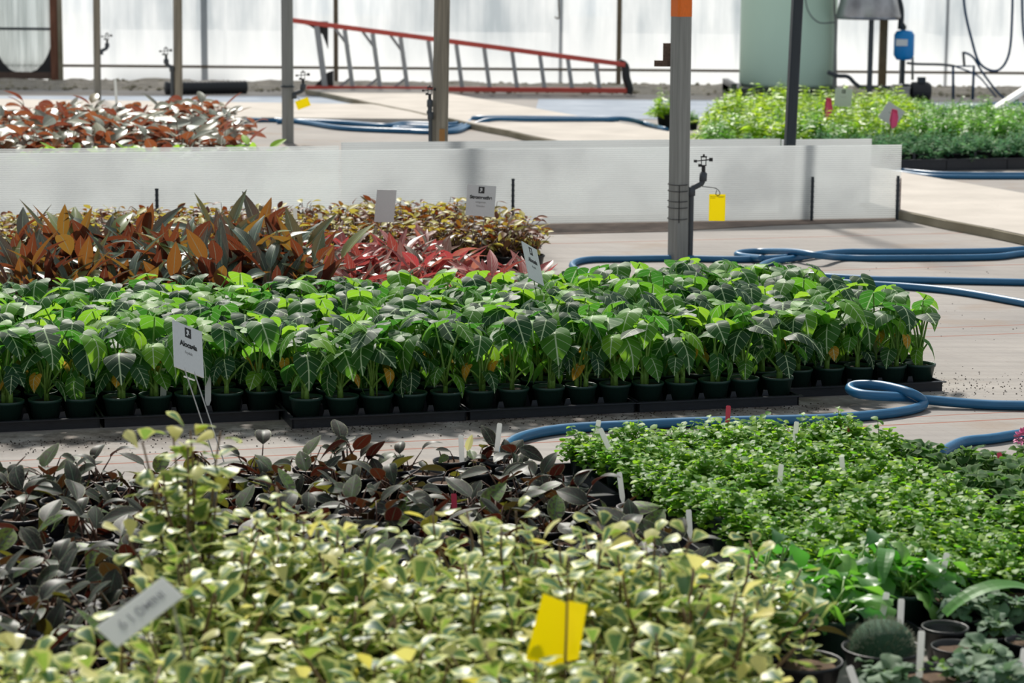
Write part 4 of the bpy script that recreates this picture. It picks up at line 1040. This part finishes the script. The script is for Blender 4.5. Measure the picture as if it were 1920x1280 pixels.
# ---- lower right corner: assorted pots
LOB = [strip_leaf(lambda t: obov(t) * (1 + .14 * math.sin(t * 22)), 1, .62, bend=b_, fold=f_, nl=16, nw=6, wave=.07) for b_, f_ in ((.25, .3), (.6, .2), (.9, .25), (.45, -.15))]
LOBP = [tuft(1100 + i, LOB, 'lobed', 18, (.07, .125), (.02, .11), .1, (.3, 1.1), (-.2, .8), 'stem_green', PM, SMo, .003, .085) for i in range(5)]
spots = [(1480, 1150), (1545, 1120), (1610, 1110), (1560, 1170), (1475, 1190), (1700, 1120), (1640, 1095), (1440, 1110), (1420, 1160), (1400, 1225)]
for i, (px, py) in enumerate(spots):
    p = at(px, py + 60); make(LOBP[i % 5], 'potted_lobed_plant', 'glossy green wavy-leaf plant in the lower right group, %s clump' % ORD[i + 1], 'potted plant', p, i * 1.3, 'wavy-leaved plants')
PW = pot_mesh('pot', M['pot_black'], .085, .11, 28); SW = soil_mesh('soil', M['soil_pale'], .073, .09)
def widepot(px, py, label, extra=None, name='black_pot', cat='pot', sc=1.0, soil=None):
    p = at(px, py, .11 * sc); p.z = 0; t = make([('pot', PW), ('soil', soil or SW)], name, label, cat, p, 0, None, sc)
    if extra: extra(t)
    return t
def cactus_fill(t):
    b = MB(); n1, n2 = 40, 14; v = []; f = []
    for i in range(n2 + 1):
        ph = math.pi / 2 * i / n2
        for j in range(n1):
            a = 2 * math.pi * j / n1; r = (.066 + .004 * math.cos(j * math.pi)) * math.cos(ph) ** .7 + .0005; v.append((r * math.cos(a), r * math.sin(a), .09 + .075 * math.sin(ph)))
    for i in range(n2):
        for j in range(n1): f.append((i * n1 + j, i * n1 + (j + 1) % n1, (i + 1) * n1 + (j + 1) % n1, (i + 1) * n1 + j))
    b.add(v, f); b.obj('cactus_body', M['cactus'], t, True)
    b = MB(); q = random.Random(3)
    for _ in range(500):
        a = q.uniform(0, 6.28); e = math.asin(q.uniform(0.05, 1)); d = Vector((math.cos(a) * math.cos(e), math.sin(a) * math.cos(e), math.sin(e)))
        p = Vector((d.x * .068, d.y * .068, .09 + d.z * .075)); b.tube([p, p + d * .010 + Vector((q.uniform(-.003, .003), q.uniform(-.003, .003), .003))], .0005, 3, False)
    b.obj('spines', M['spine'], t)
widepot(1655, 1212, 'black pot holding a dark green rounded cactus at the lower right', cactus_fill, 'potted_cactus', 'potted cactus')
def smallfill(seed, mat, n, L, r, z=.09, leafs=None, pitch=(0, 1.2)):
    def fn(t):
        for nm, me in rosette(seed, leafs or SM, mat, n, L, r, PD, SD, z, pitch)[3:]: link(me, nm, t)
    return fn
widepot(1785, 1118, 'black pot of pale bark soil with a few sprouts, beside a leaning pinkish tag', smallfill(1, 'grey_leaf', 30, (.010, .018), .10), 'potted_sprout', 'potted plant', .78)
widepot(1752, 1262, 'wide black pot at the bottom right, front of the cactus', smallfill(2, 'mint', 12, (.012, .02), .06), 'potted_sprout', 'potted plant', .95)
widepot(1792, 1210, 'black pot half empty right of the cactus', None, 'black_pot', 'pot', .62)
widepot(1507, 1236, 'wide black pot with a curly sprout at the bottom, left of the cactus', smallfill(5, 'ficus', 26, (.02, .035), .08), 'potted_sprout', 'potted plant', .95)
widepot(1905, 1110, 'small pot at the right edge with bark soil', None, 'black_pot', 'pot', .55)
widepot(1925, 1200, 'small black pot cut by the right edge near the bottom', smallfill(8, 'grey_leaf', 16, (.015, .025), .06), 'potted_sprout', 'potted plant', .55)
widepot(1925, 1262, 'black pot with bark soil in the bottom right corner', smallfill(11, 'grey_leaf', 12, (.02, .03), .06), 'potted_sprout', 'potted plant', .62)
SUC = [rosette(1200 + i, VL, 'grey_leaf', 26, (.03, .05), .07, PD, SD, .07, (.1, 1.3)) for i in range(3)]
for i, (px, py, s_) in enumerate(((1800, 1150, .9), (1850, 1145, .9), (1905, 1150, .8), (1870, 1185, .7), (1848, 1248, 1.1), (1815, 1280, 1.0), (1880, 1295, 1.1), (1665, 1292, 1.1), (1640, 1270, .8))):
    p = at(px, py, .08 * s_); p.z = 0; make(SUC[i % 3], 'potted_succulent', 'grey-green fuzzy succulent in the lower right corner, %s one' % ORD[i + 1], 'potted plant', p, i * 1.1, 'grey-green succulents', s_)
for i, (px, py) in enumerate(((1830, 1220), (1890, 1120), (1725, 1110))):
    o = link(PT, 'plant_tray'); o.location = at(px, py + 55) ; o.rotation_euler = (0, 0, AL); tag(o, 'black tray under the lower right pots, %s one' % ORD[i + 1], 'tray', 'trays at the lower right')
# long curling strap leaf
t = thing('curling_plant', 'plant with long glossy arching leaves at the lower right edge', 'plant', at(1770, 1235)); 
b = MB(); b.add(*strip_leaf(lambda t: .75 + .25 * math.sin(t * 3) + .06 * math.sin(t * 30), .30, .05, .85, .25, 18, 4, .03), lframe((0, 0, .10), .1, .9, .2), (.5, .2)); b.add(*strip_leaf(lambda t: .8 * math.sin(.3 + t * 2.6), .2, .05, .9, .25, 14, 4, .03), lframe((-.12, .15, .13), 1.2, 1.1, .2), (.4, .2))
b.obj('leaves', M['lobed'], t); link(PD, 'pot', t)

# ------------------------------------------------------------------ plant tags
def ptag(top, bot, zb, mat, label, w_=.016, group='plant tags', name='plant_tag'):
    B_ = at(bot[0], bot[1], zb); T_ = atY(top[0], top[1], B_.y + (.01 if top[1] < bot[1] else 0))
    d = T_ - B_; L = d.length + .03; z_ = d.normalized(); y_ = Vector((-.25, 1, 0)); x_ = y_.cross(z_).normalized(); y_ = z_.cross(x_)
    Mx = Matrix((x_, y_, z_)).transposed().to_4x4(); Mx.translation = B_ - z_ * .03
    b = MB(); h = w_ / 2
    b.prism([(-h * .3, 0), (h * .3, 0), (h, .02), (h, L - .004), (h * .7, L), (-h * .7, L), (-h, L - .004), (-h, .02)], -.0006, .0006, Mx @ Matrix.Rotation(math.pi / 2, 4, 'X'))
    tag(b.obj(name, M[mat]), label, 'tag', group)
for i, (a_, b_, z_, mt, lb) in enumerate([
    ((641, 800), (638, 845), .10, 'white', 'white plant tag between the alocasia trays and the dark-leaved pots, left of the leaning one'),
    ((937, 793), (931, 850), .10, 'white', 'white plant tag leaning beside the near end of the blue hose'),
    ((864, 815), (866, 862), .08, 'white', 'narrow white tag beside a yellowish leaf in the dark bed'),
    ((658, 905), (652, 945), .08, 'white', 'white tag in the middle of the dark-leaved bed'),
    ((656, 870), (649, 905), .08, 'white', 'white tag standing near the bare pots on the left of the dark bed'),
    ((543, 988), (545, 1020), .08, 'white', 'small white tag low between ficus and dark leaves'),
    ((1123, 787), (1117, 825), .10, 'white', 'upright white tag at the left end of the green herb bed'),
    ((1125, 803), (1150, 858), .10, 'white', 'white tag slanting down to the right at the left end of the herb bed'),
    ((1161, 885), (1166, 925), .07, 'white', 'narrow white tag at the right edge of the dark-leaved bed'),
    ((1494, 790), (1488, 838), .10, 'white', 'white tag near the back of the green herb bed'),
    ((1465, 870), (1460, 925), .10, 'white', 'white tag in the middle of the green herb bed, the left one'),
    ((1578, 856), (1581, 900), .10, 'white', 'white tag in the middle of the green herb bed, the right one'),
    ((1727, 988), (1734, 1018), .12, 'white', 'small white tag at the right of the green herb bed'),
    ((1776, 1036), (1764, 1088), .10, 'white', 'pinkish white tag leaning in the bark soil pot'),
    ((1663, 1110), (1655, 1148), .12, 'white', 'thin edge-on tag behind the cactus pot'),
    ((1690, 1122), (1688, 1165), .12, 'white', 'white tag just behind the cactus'),
    ((1728, 1182), (1724, 1258), .10, 'white', 'tall white tag in the wide pot at the bottom right'),
    ((1592, 1248), (1610, 1300), .10, 'white', 'white tag cut by the bottom edge at the right'),
    ((1921, 1215), (1913, 1265), .09, 'white', 'white tag at the bottom right corner'),
    ((1472, 1035), (1473, 1062), .06, 'white', 'tiny white tag beside the angled tray'),
    ((1291, 955), (1293, 990), .08, 'white', 'thin white tag at the near left of the herb bed'),
    ((1366, 760), (1364, 795), .12, 'pink_tag', 'pink tag standing at the back of the green herb bed before the hose'),
    ((1592, 801), (1598, 825), .10, 'pink_tag', 'pink tag near the fuzzy plants at the back of the herb bed'),
    ((1873, 848), (1879, 878), .09, 'pink_tag', 'pink tag among the fuzzy plants at the right edge'),
    ((851, 925), (852, 955), .07, 'pink_tag', 'pink tag in the dark-leaved bed'),
    ((216, 150), (219, 200), .35, 'white', 'white tag sticking up from the copper plants at the far left'),
    ((553, 390), (554, 412), .24, 'white', 'white tag among the rust and yellow plants, left one'),
    ((600, 400), (601, 425), .2, 'white', 'white tag among the rust and yellow plants, right one'),
    ((946, 415), (957, 450), .12, 'white', 'white tag leaning left at the right end of the rust and yellow plants'),
    ((975, 408), (966, 440), .12, 'white', 'white tag leaning right at the end of the rust and yellow plants'),
    ((308, 690), (306, 742), .08, 'white', 'white tag in the front alocasia row left of the tilted sign'),
    ((390, 700), (390, 745), .08, 'white', 'white tag in the front alocasia row right behind the tilted sign'),
]):
    ptag(a_, b_, z_, mt, lb, .015 if a_[1] > 700 else .02)
t = thing('yellow_flag_leaf', 'single yellow-green leaf standing up at the back of the dark-leaved bed', 'leaf', (0, 0, 0))
c = at(876, 845, .10); b = MB(); b.add(*OV[0], lframe(c, .4, 1.3, .8, .05), (1, 0)); b.obj('blade', M['ficus_gold'], t); b = MB(); b.tube([(c.x, c.y, 0), tuple(c)], .0015, 4); b.obj('stalk', M['stem_green'], t)

# ------------------------------------------------------------------ signs
def text_mesh(curve, mat, parent):
    tmp = bpy.data.objects.new('lettering', curve); COL.objects.link(tmp)
    dg = bpy.context.evaluated_depsgraph_get(); me = bpy.data.meshes.new_from_object(tmp.evaluated_get(dg))
    bpy.data.objects.remove(tmp); me.name = 'lettering'; me.materials.clear(); me.materials.append(mat)
    return link(me, 'lettering', parent)
def text(s_, size, x, y, mat, parent, Mw, name='lettering', align='CENTER', bold=0.0):
    c = bpy.data.curves.new(name, 'FONT'); c.body = s_; c.size = size; c.align_x = align; c.align_y = 'CENTER'; c.extrude = .0003; c.offset = bold
    o = text_mesh(c, M[mat], parent); o.matrix_local = Mw @ Matrix.Translation((x, y, .0024)); return o
def sign(TL, TR, BL, label, lines, legs, group='plant name signs', logo=True, w_over=None, leg_mat='wire_pale'):
    """TL, TR, BL: corner points in space; plate with printed lines, on two wire legs reaching the given ground points"""
    W = TR - TL; H = BL - TL; X = W.normalized(); Z = X.cross(-H).normalized(); Y = Z.cross(X)
    wd_ = W.length; hg = abs(H.dot(Y)); shear = H.dot(X)
    O = TL + W * .5 + H * .5
    t = thing('name_sign', label, 'sign', O, 0, group)
    Mw = Matrix((X, Y, Z)).transposed().to_4x4()
    b = MB(); b.box(-wd_ / 2, wd_ / 2, -hg / 2, hg / 2, -.002, .002, Mw); b.obj('board', M['sign'], t)
    if logo:
        b = MB(); s_ = hg * .095; cy = hg * .34
        b.box(-s_, s_, cy - s_ * 1.1, cy + s_ * 1.1, .0020, .0024, Mw); b.obj('logo_square', M['ink'], t)
        b = MB(); b.prism([(-s_ * .55, cy + s_ * .5), (-s_ * .1, cy + s_ * .75), (s_ * .35, cy + s_ * .45), (s_ * .2, cy), (s_ * .6, cy - s_ * .35), (s_ * .1, cy - s_ * .2), (-s_ * .2, cy - s_ * .75), (-s_ * .65, cy - s_ * .55), (-s_ * .25, cy - s_ * .1)], .0024, .0027, Mw); b.obj('logo_mark', M['sign'], t)
    for (s_, size, y, mt, bd) in lines: text(s_, size * hg, 0, y * hg, mt, t, Mw, bold=bd)
    for k, g in enumerate(legs):
        top = X * ((k - .5) * wd_ * .34) - Y * hg * .5
        b = MB(); b.tube([tuple(top + Y * .01), tuple(Vector(g) - O)], .0022, 6); b.obj('leg', M[leg_mat], t)
    if len(legs) == 2:
        a_ = X * (-.5 * wd_ * .34) - Y * (hg * .5 + .02); c_ = X * (.5 * wd_ * .34) - Y * (hg * .5 + .02)
        b = MB(); b.beam(a_, c_, .006, .004); b.obj('clip', M['white'], t)
    return t
Y0 = 7.28
ALL = [('Alocasia', .155, .07, 'ink', .0010), ('Frydek', .085, -.10, 'ink_grey', 0)]
sign(atY(315.8, 596.4, Y0), atY(370, 619, Y0 + .10), atY(335, 690, Y0 - .05), 'tilted white Alocasia sign on wire legs before the front row, the nearest name sign', ALL, [at(404, 866), at(420, 866)])
Y1 = 8.75
sign(atY(977.5, 452, Y1), atY(1005, 468, Y1 + .11), atY(993, 522, Y1 - .06), 'white Alocasia sign tilted among the back rows of alocasias near the centre', ALL, [at(1014, 600, .02), at(1022, 600, .02)])
Y2 = 10.95
sign(atY(878, 345, Y2), atY(932, 349, Y2), atY(871, 403, Y2 - .01), 'white Stromanthe sign above the red plants near the centre', [('Stromanthe', .15, .10, 'ink', .0010), ('sanguinea', .085, -.05, 'ink_grey', 0), ('Tricolor', .085, -.18, 'ink_grey', 0)], [at(880, 500), at(898, 500)])
Y3 = 10.9
sign(atY(709, 355, Y3), atY(745, 356, Y3 + .05), atY(700, 416, Y3), 'blank-backed white sign above the red plants left of the Stromanthe sign', [], [at(712, 500), at(724, 500)], logo=False)
Y4 = 19.5
p_ = atY(1581, 200, Y4)
sign(atY(1565, 165, Y4), atY(1597, 167, Y4), atY(1565, 199, Y4), 'blurred white sign at the back of the fern bed', [('Fern', .14, .05, 'ink', .001), ('assorted', .10, -.12, 'ink_grey', 0)][:0] + [('-----', .2, .05, 'ink_grey', 0)], [atY(1575, 240, Y4), atY(1587, 240, Y4)])
Y5 = 18.3
sign(atY(1667, 190, Y5), atY(1698, 210, Y5), atY(1645, 219, Y5), 'diamond-tilted white sign in the fern bed behind a pink flag', [('-----', .25, .05, 'ink_grey', .001)], [atY(1664, 250, Y5), atY(1672, 250, Y5)], logo=False)
for i, (pts_, Yf, lb) in enumerate((([(1549, 183), (1558, 184), (1562, 205), (1555, 220), (1548, 226), (1546, 205)], 19.0, 'bright pink marker flag left of the blurred sign in the fern bed'),
                                    ([(1673, 204), (1682, 206), (1685, 222), (1682, 236), (1672, 241), (1668, 226)], 17.9, 'bright pink marker flag in front of the diamond-tilted sign'))):
    t = thing('marker_flag', lb, 'flag', (0, 0, 0), 0, 'pink marker flags'); P = [atY(x, y, Yf) for x, y in pts_]; n_ = len(P)
    b = MB(); v = [(p.x, p.y - .02 * math.sin(k * 2), p.z) for k, p in enumerate(P)] + [(p.x, p.y + .012 + .01 * math.cos(k * 3), p.z) for k, p in enumerate(P)]
    b.add(v, [tuple(range(n_))[::-1], tuple(range(n_, 2 * n_))] + [(k, (k + 1) % n_, n_ + (k + 1) % n_, n_ + k) for k in range(n_)]); b.obj('ribbon', M['pink_tape'], t)
    b = MB(); b.tube([tuple(P[0]), (P[-1].x - .01, Yf, .1)], .003, 5); b.obj('stake', M['wire'], t)
# big blurred white label lying over the ficus, lower left
Yl = 3.72
TLc = atY(297, 1087, Yl + .05); TRc = atY(352, 1112, Yl + .035); BLc = atY(172, 1182, Yl - .03)
W = TRc - TLc; H = BLc - TLc; X = -H.normalized(); Z = X.cross(-W).normalized()
if Z.z < 0: Z = -Z
Yv = Z.cross(X); O = TLc + W * .5 + H * .5
t = thing('name_sign', 'large out-of-focus white label slanting over the foreground ficus at lower left', 'sign', O, 0, 'plant name signs')
Mw = Matrix((X, Yv, Z)).transposed().to_4x4(); hw, hh = H.length / 2, abs(W.dot(Yv)) / 2
b = MB(); b.box(-hw, hw, -hh, hh, -.001, .001, Mw); b.obj('board', M['white'], t)
for s_, x, sz, bd in (('6', -.52, .028, -.0002), ('1', -.26, .028, -.0002), ('0', .0, .028, 0), ('MINI', .42, .020, .0002)):
    c = bpy.data.curves.new('lettering', 'FONT'); c.body = s_; c.size = sz; c.align_x = 'CENTER'; c.align_y = 'CENTER'; c.extrude = .0003; c.offset = bd
    o = text_mesh(c, M['ink_grey'], t); o.matrix_local = Mw @ Matrix.Translation((x * hw, 0, .0014))
b = MB(); b.tube([tuple(X * hw * .9 - Z * .003), tuple(Vector((TRc.x + .05, Yl + .1, .05)) - O)], .0025, 6); b.obj('leg', M['wire_pale'], t)
# yellow sticky card folded over a thin stake, foreground
Yc = 3.95
t = thing('sticky_card', 'large yellow sticky card on a thin brown stake in the foreground ficus', 'sticky card', (0, 0, 0))
Pq = [atY(1018, 1112, Yc + .0), atY(1062, 1130, Yc - .012), atY(1057, 1252, Yc - .012), atY(985, 1236, Yc + .01)]
Pr = [atY(1064, 1126, Yc - .012), atY(1101, 1133, Yc + .012), atY(1085, 1236, Yc + .012), atY(1060, 1240, Yc - .012)]
for P in (Pq, Pr):
    b = MB(); v = [tuple(p) for p in P] + [tuple(p + Vector((0, .0012, 0))) for p in P]
    b.add(v, [(0, 1, 2, 3), (7, 6, 5, 4)] + [(k, (k + 1) % 4, 4 + (k + 1) % 4, 4 + k) for k in range(4)]); b.obj('card', M['yellow'], t)
b = MB(); a_ = atY(1066, 1040, Yc - .02); c_ = atY(1060, 1255, Yc - .02); dd = (c_ - a_).normalized(); b.tube([tuple(a_), tuple(a_ + dd * (a_.z / -dd.z))], .0022, 6); b.obj('stake', M['stem_brown'], t)
